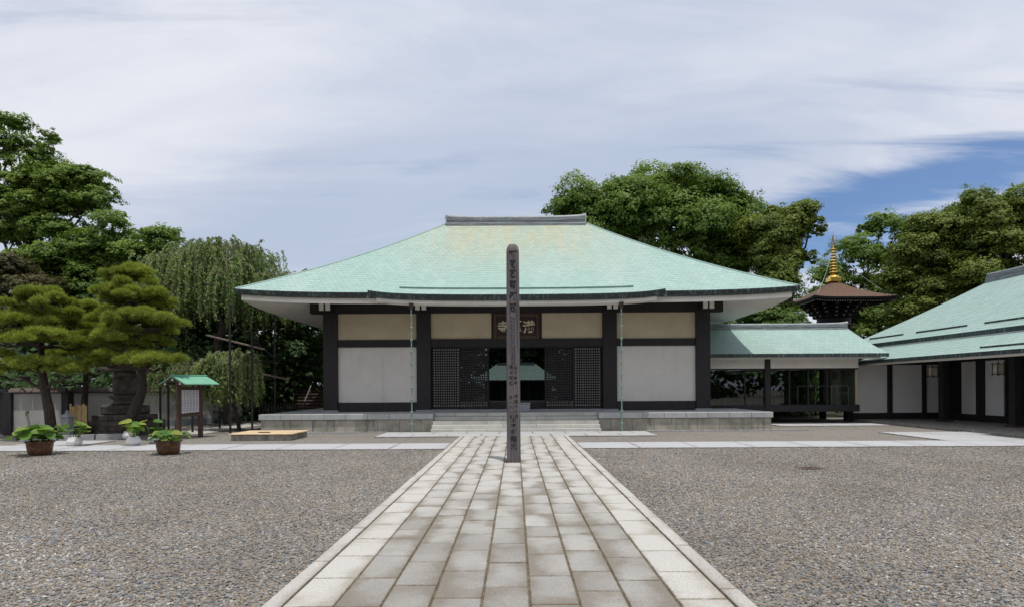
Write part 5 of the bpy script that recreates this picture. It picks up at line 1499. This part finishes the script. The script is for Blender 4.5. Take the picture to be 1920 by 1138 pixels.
for i, (px_, py_, Y, rx, rz) in enumerate(((60, 640, 33, 90, 60), (190, 620, 34, 80, 80), (300, 610, 35, 80, 90), (400, 620, 36, 80, 100), (500, 640, 37, 75, 95), (575, 655, 38, 60, 95), (540, 720, 33.5, 30, 36))):
    tree('evergreen_tree', ['dark evergreen behind the white wall at the far left', 'dark evergreen behind the left and middle pines', 'dark evergreen behind the middle pine crown', 'dark evergreen behind the weeping cherry',
         'dark evergreen in the shade left of the hall eave', 'dark evergreen close beside the left end column of the hall', 'low dark evergreen bush by the garden steps'][i],
         tuple(at(px_, 0, Y)[:2])+(0,), ([B(px_, py_, Y, rx, rz, rx*0.6), B(px_-20, py_+50, Y, rx*0.9, 40), B(px_+20, py_-40, Y, rx*0.7, 44)] if i not in (3, 4, 5) else
         [B(px_, 590, Y-3.5, rx*1.05, 34, 95), B(px_+15, 575, Y-1, rx*1.1, 40, 90), B(px_, py_+20, Y+2.5, rx, rz*0.9, rx*0.5)]), (34000 if i in (3, 4, 5) else 24000) if i < 6 else 8000, 0.18, 'leaf_dark', 0.25, 0.9, 'dark trees behind the left wall')  # upper lobes added as a forward overhang to shade the foliage below
# --- trees behind the camera, seen in the door glass
for i, x in enumerate((-26, -16, -8, 1, 9, 18, 28)):
    tree('court_tree', 'tall dark tree behind the gate, %s from the left, seen only in reflections' % ('first', 'second', 'third', 'fourth', 'fifth', 'sixth', 'last')[i], (x, -42, 0), [(x, -42, 7, 6.5, 4, 6), (x+2, -42, 11, 4.5, 3.5, 4)], 5000, 0.6, 'leaf_dark', 0.4, 2.2, 'trees behind the gate', twigs=False)

# --- wood that closes the view behind the garden
def wood(name, label, segs, leaves, size, mat, hmin, hmax):
    P = []; N = []; tn = []
    tot = sum((Vector(b)-Vector(a)).length for a, b in segs)
    for a, b in segs:
        a, b = Vector(a), Vector(b); ln = (b-a).length; nc = int(leaves/40*ln/tot)
        nr = Vector((b.y-a.y, a.x-b.x)).normalized()
        for i in range(nc):
            s = random.random()*ln; c = a + (b-a)*(s/ln)
            h = hmin + (hmax-hmin)*(0.5+0.35*math.sin(s*0.31)+0.15*math.sin(s*0.83+1))
            z = h*random.random()**0.8; c = c + nr*random.uniform(-2, 2)
            o = rng.normal(size=(40, 3))*np.array([0.9, 0.9, 0.6]); tv = random.gauss(0.4, 0.18)
            P.append(o + np.array([c.x, c.y, max(z, 0.4)])); N.append(o*0.5 + np.array([nr.x*0.3, nr.y*0.3-0.4, 0.6])); tn.append(np.full(40, tv))
    P = np.concatenate(P); P[:, 2] = np.abs(P[:, 2]); N = np.concatenate(N); tn = np.clip(np.concatenate(tn)+rng.normal(0, 0.1, len(P)), 0, 1)
    V, Q, tt = leaf_cards(P, N, np.full(len(P), size), tn, 0.6, 0.5)
    return tag(obj(name, npmesh(name, V, Q, 4, tt), MAT[mat]), label, 'wood', kind='stuff')
wood('far_woodland', 'dark mass of far woodland closing the view behind the temple', [((-75, 46), (-20, 58)), ((-20, 58), (30, 70)), ((30, 70), (85, 56))], 52000, 0.55, 'leaf_dark', 5.5, 8.5)
wood('far_woodland', 'dark hedge behind the corridor and garden on the right', [((5, 35.6), (17, 35.2))], 20000, 0.28, 'leaf_shrub', 2.2, 3.4)
wood('far_woodland', 'dense undergrowth behind the white wall on the left', [((-34, 30), (-18.5, 26.5)), ((-17.5, 28), (-14.6, 34)), ((-14.6, 34), (-8.5, 38))], 22000, 0.26, 'leaf_dark', 2.2, 3.8)
wood('far_woodland', 'wood behind the gate, seen only in reflections', [((-70, -46), (70, -46))], 26000, 0.9, 'leaf_dark', 8, 12)

# --- weeping cherries
def weeping(name, label, base, top_z, cx_, cy_, rx, ry, nstr, low_fn, leafs, size, trunk_r, nb=9, dome=1.0, drop=(1.0, 2.6), tone=0.0):
    root = empty(name, base); tag(root, label, 'tree', None)
    wood = MB(); P = []; N = []; tn = []
    tw_ = MB()
    head = Vector((cx_, cy_, top_z*0.78))
    limb(wood, base, head, trunk_r, trunk_r*0.6, 0.2, 8)
    heads = []
    for i in range(nb):
        a = 2.399963*i + random.uniform(-.3, .3); r = math.sqrt((i+0.5)/nb)*0.92
        e = Vector((cx_ + rx*r*math.cos(a), cy_ + ry*r*math.sin(a), top_z - dome*r*r*random.uniform(0.55, 1.25)))
        limb(wood, head, e, trunk_r*0.4, trunk_r*0.12, 0.35); heads.append(e)
    hv = [random.gauss(0, 0.14) for _ in heads]
    for s in range(nstr):
        h = random.choice(heads)
        a = math.atan2(h.y-cy_, h.x-cx_) + random.gauss(0, 0.9); r = math.sqrt(random.random())
        st = h + Vector((random.gauss(0, rx*0.14), random.gauss(0, ry*0.14), random.gauss(0, 0.12)))
        out = random.uniform(0.15, 0.9)*rx*0.30
        px_ = st.x + out*math.cos(a); py_ = st.y + out*math.sin(a)
        zl = max(low_fn(px_, random.random()), st.z - random.uniform(*drop))
        if zl > st.z-0.4: zl = st.z-0.4
        pts_ = []
        n = 9
        for i in range(n+1):
            t = i/n
            hx = 1-(1-t)**2.4
            z = st.z + 0.10*rx*math.sin(min(t*3.2, math.pi))*0.6 - (st.z-zl)*max(0, t-0.1)**1.25/0.9**1.25
            pts_.append(Vector((st.x + (px_-st.x)*hx + random.gauss(0, 0.02), st.y + (py_-st.y)*hx + random.gauss(0, 0.02), z)))
        tw_.tube(pts_, [0.015-0.011*i/n for i in range(n+1)], 3, False)
        tv = random.gauss(0.52, 0.12) + tone + hv[heads.index(h)]
        for j in range(leafs):
            t = random.uniform(0.12, 1.0)*n; i = min(int(t), n-1)
            p = pts_[i].lerp(pts_[i+1], t-i)
            P.append((p.x+random.gauss(0, 0.035), p.y+random.gauss(0, 0.035), p.z-size*0.35))
            N.append((random.gauss(0, 0.8), random.gauss(-0.6, 0.7), 0.75)); tn.append(tv+random.gauss(0, 0.14))
    V, Q, tt = leaf_cards(np.array(P), np.array(N), np.full(len(P), size), np.clip(tn, 0, 1), 0.40, 0.3, np.array([0, 0, -1.0]) + rng.normal(size=(len(P), 3))*0.45)
    obj('crown', npmesh('crown', V, Q, 4, tt), MAT['leaf_cherry'], root)
    wood.build('trunk', MAT['bark'], root, True); tw_.build('twigs', MAT['twig'], root)
    return root
c = at(405, 600, 28.0)
weeping('weeping_cherry', 'large weeping cherry with hanging branches left of the hall roof', (c.x+0.3, 28.4, 0), 8.35, c.x, 28.2, 3.25, 2.6, 800,
        lambda x, u: (4.4 + 1.0*u) if x > -11.7 else (1.7+1.2*u), 50, 0.15, 0.17, 34, 2.7, (1.0, 2.7), 0.04)
c = at(432, 700, 23.8)
weeping('weeping_cherry', 'small weeping cherry right of the notice board before the dark trees', (c.x+0.25, 24.0, 0), 2.95, c.x, 23.8, 1.08, 0.8, 460,
        lambda x, u: 0.45+1.2*u, 50, 0.12, 0.08, 18, 0.55, (0.6, 1.9), 0.18)
c = at(330, 740, 24.5)
weeping('weeping_cherry', 'low hanging cherry in the shade left of the notice board', (c.x, 24.6, 0), 2.6, c.x, 24.5, 1.1, 0.8, 120,
        lambda x, u: 0.8+1.0*u, 34, 0.09, 0.09, 9, 0.5, (0.6, 1.5))

# --- pruned pines
def pine(name, label, base, trunk_pts, pads, tufts, trunk_r):
    root = empty(name, base); tag(root, label, 'pine')
    m = MB(); m.tube(trunk_pts, [trunk_r*(1-0.7*i/(len(trunk_pts)-1)) for i in range(len(trunk_pts))], 9)
    tp = [Vector(p) for p in trunk_pts]
    for b in pads:
        e = Vector(b[:3]) - Vector((0, 0, b[5]*0.5)); q = min(tp, key=lambda v: (v-e).length + abs(v.z-(e.z-0.2))*0.6)
        pl_ = limb(m, q, e, trunk_r*0.34, 0.025, 0.4)
        for k in range(7):
            a = random.random()*6.28; r = random.uniform(0.5, 0.95)
            limb(m, e, (b[0]+b[3]*r*math.cos(a), b[1]+b[4]*r*math.sin(a), b[2]-b[5]*0.2), 0.022, 0.008, 0.35, 4)
    m.build('trunk', MAT['bark'], root, True)
    # each pad is made of smaller tufted cushions with gaps between them
    sub = []
    for b in pads:
        k = max(7, int(b[3]*b[4]*19))
        for i in range(k):
            aa = 2.39996*i + random.uniform(-.5, .5); rr_ = math.sqrt((i+0.4)/k)*1.0*random.uniform(0.85, 1.12)
            zz_ = math.sqrt(max(0, 1-min(rr_, 1)**2))
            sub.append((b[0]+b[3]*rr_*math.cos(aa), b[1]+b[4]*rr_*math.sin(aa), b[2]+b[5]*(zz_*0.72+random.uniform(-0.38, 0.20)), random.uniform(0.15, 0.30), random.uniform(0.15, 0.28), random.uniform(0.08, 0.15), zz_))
    sub = np.array(sub)
    Wp = sub[:, 3]*sub[:, 4]; Wp /= Wp.sum()
    wh = rng.choice(len(sub), tufts, p=Wp); Bp = sub[wh]
    a = rng.random(tufts)*6.283; r = np.sqrt(rng.random(tufts))
    z = np.sqrt(np.clip(1-r**2, 0, 1))*rng.uniform(0.5, 1.0, tufts) - rng.random(tufts)*0.3
    C = np.stack([Bp[:, 0]+Bp[:, 3]*r*np.cos(a), Bp[:, 1]+Bp[:, 4]*r*np.sin(a), Bp[:, 2]+Bp[:, 5]*z], 1)
    pt_ = rng.normal(0, 0.12, len(sub))[wh] + 0.15*Bp[:, 6]  # cushions near the top of a pad tinted lighter, as if lit
    C += rng.normal(0, 0.03, C.shape)
    nn = 16
    idx = np.repeat(np.arange(tufts), nn); n = len(idx)
    up = np.array([0, 0, 1.0]) + 0.55*np.stack([np.cos(a)*r, np.sin(a)*r, np.zeros(tufts)], 1)
    d = rand_unit(n)*1.0 + up[idx]; d /= np.linalg.norm(d, axis=1, keepdims=True)
    s = np.cross(d, rand_unit(n)); s /= np.linalg.norm(s, axis=1, keepdims=True)
    ln = rng.uniform(0.09, 0.18, n)[:, None]; w = 0.010
    b0 = C[idx] + rng.normal(0, 0.02, (n, 3))
    V = np.empty((n, 3, 3)); V[:, 0] = b0 - s*w; V[:, 1] = b0 + s*w; V[:, 2] = b0 + d*ln
    tl = np.clip(0.36 + 0.22*z[idx] + pt_[idx] + rng.normal(0, 0.10, tufts)[idx] + rng.normal(0, 0.08, n), 0, 1)  # needle colour lightens towards each cushion top, imitating light from above
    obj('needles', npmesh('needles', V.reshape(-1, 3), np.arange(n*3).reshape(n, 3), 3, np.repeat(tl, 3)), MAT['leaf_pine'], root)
    return root
def pad(px, py, Y, rx, rz, dy=0.0, ry=None): 
    p = at(px, py, Y+dy); k = Y/F; return (p.x, p.y, p.z, rx*k*0.95, (ry or rx*0.8)*k, rz*k*1.4)
Y = 20.3
pine('pine_tree', 'leftmost cloud-pruned pine with a straight dark trunk', tuple(at(96, 0, Y)[:2])+(0,), [at(97, 814, Y), at(92, 770, Y), at(84, 730, Y), at(78, 690, Y), at(77, 650, Y), at(76, 610, Y), at(78, 570, Y)],
     [pad(77, 575, Y, 56, 26), pad(30, 612, Y, 52, 17, -0.4), pad(110, 612, Y, 52, 18, 0.4), pad(70, 600, Y, 62, 16, 0.6), pad(15, 640, Y, 48, 15, 0.3), pad(75, 640, Y, 55, 16, -0.7), pad(130, 645, Y, 45, 17, 0.0), pad(70, 690, Y, 46, 13, -0.6), pad(125, 697, Y, 34, 16, -0.2), pad(-15, 672, Y, 40, 16, 0.5), pad(20, 700, Y+1.5, 40, 18, 1.0)], 12500, 0.17)
Y = 20.8
pine('pine_tree', 'middle cloud-pruned pine, tallest of the three, leaning over the stone tower', tuple(at(238, 0, Y)[:2])+(0,), [at(238, 812, Y), at(245, 785, Y), at(258, 755, Y), at(267, 730, Y), at(266, 690, Y), at(252, 650, Y), at(246, 610, Y), at(250, 570, Y), at(246, 540, Y)],
     [pad(243, 535, Y, 50, 25), pad(225, 562, Y, 50, 20, -0.4), pad(290, 572, Y, 40, 22, 0.2), pad(250, 578, Y, 66, 20, 0.6), pad(205, 612, Y, 40, 20, -0.2), pad(265, 612, Y, 66, 20, -0.6), pad(305, 625, Y, 36, 18, 0.3), pad(225, 645, Y, 52, 19, -0.5), pad(275, 650, Y, 48, 18, 0.4), pad(290, 684, Y, 54, 18, -0.9), pad(205, 676, Y, 40, 19, -0.2), pad(245, 670, Y, 50, 14, 0.3)], 17500, 0.20)
Y = 23.0
pine('pine_tree', 'pine between and behind the other two, partly hidden', tuple(at(158, 0, Y)[:2])+(0,), [at(158, 805, Y), at(158, 760, Y), at(161, 720, Y), at(160, 680, Y), at(158, 640, Y), at(160, 590, Y)],
     [pad(160, 590, Y, 34, 18), pad(140, 620, Y, 40, 20), pad(178, 640, Y, 40, 22), pad(140, 670, Y, 42, 18), pad(178, 690, Y, 36, 22, -0.3), pad(118, 708, Y, 36, 22, -0.2)], 6500, 0.13)
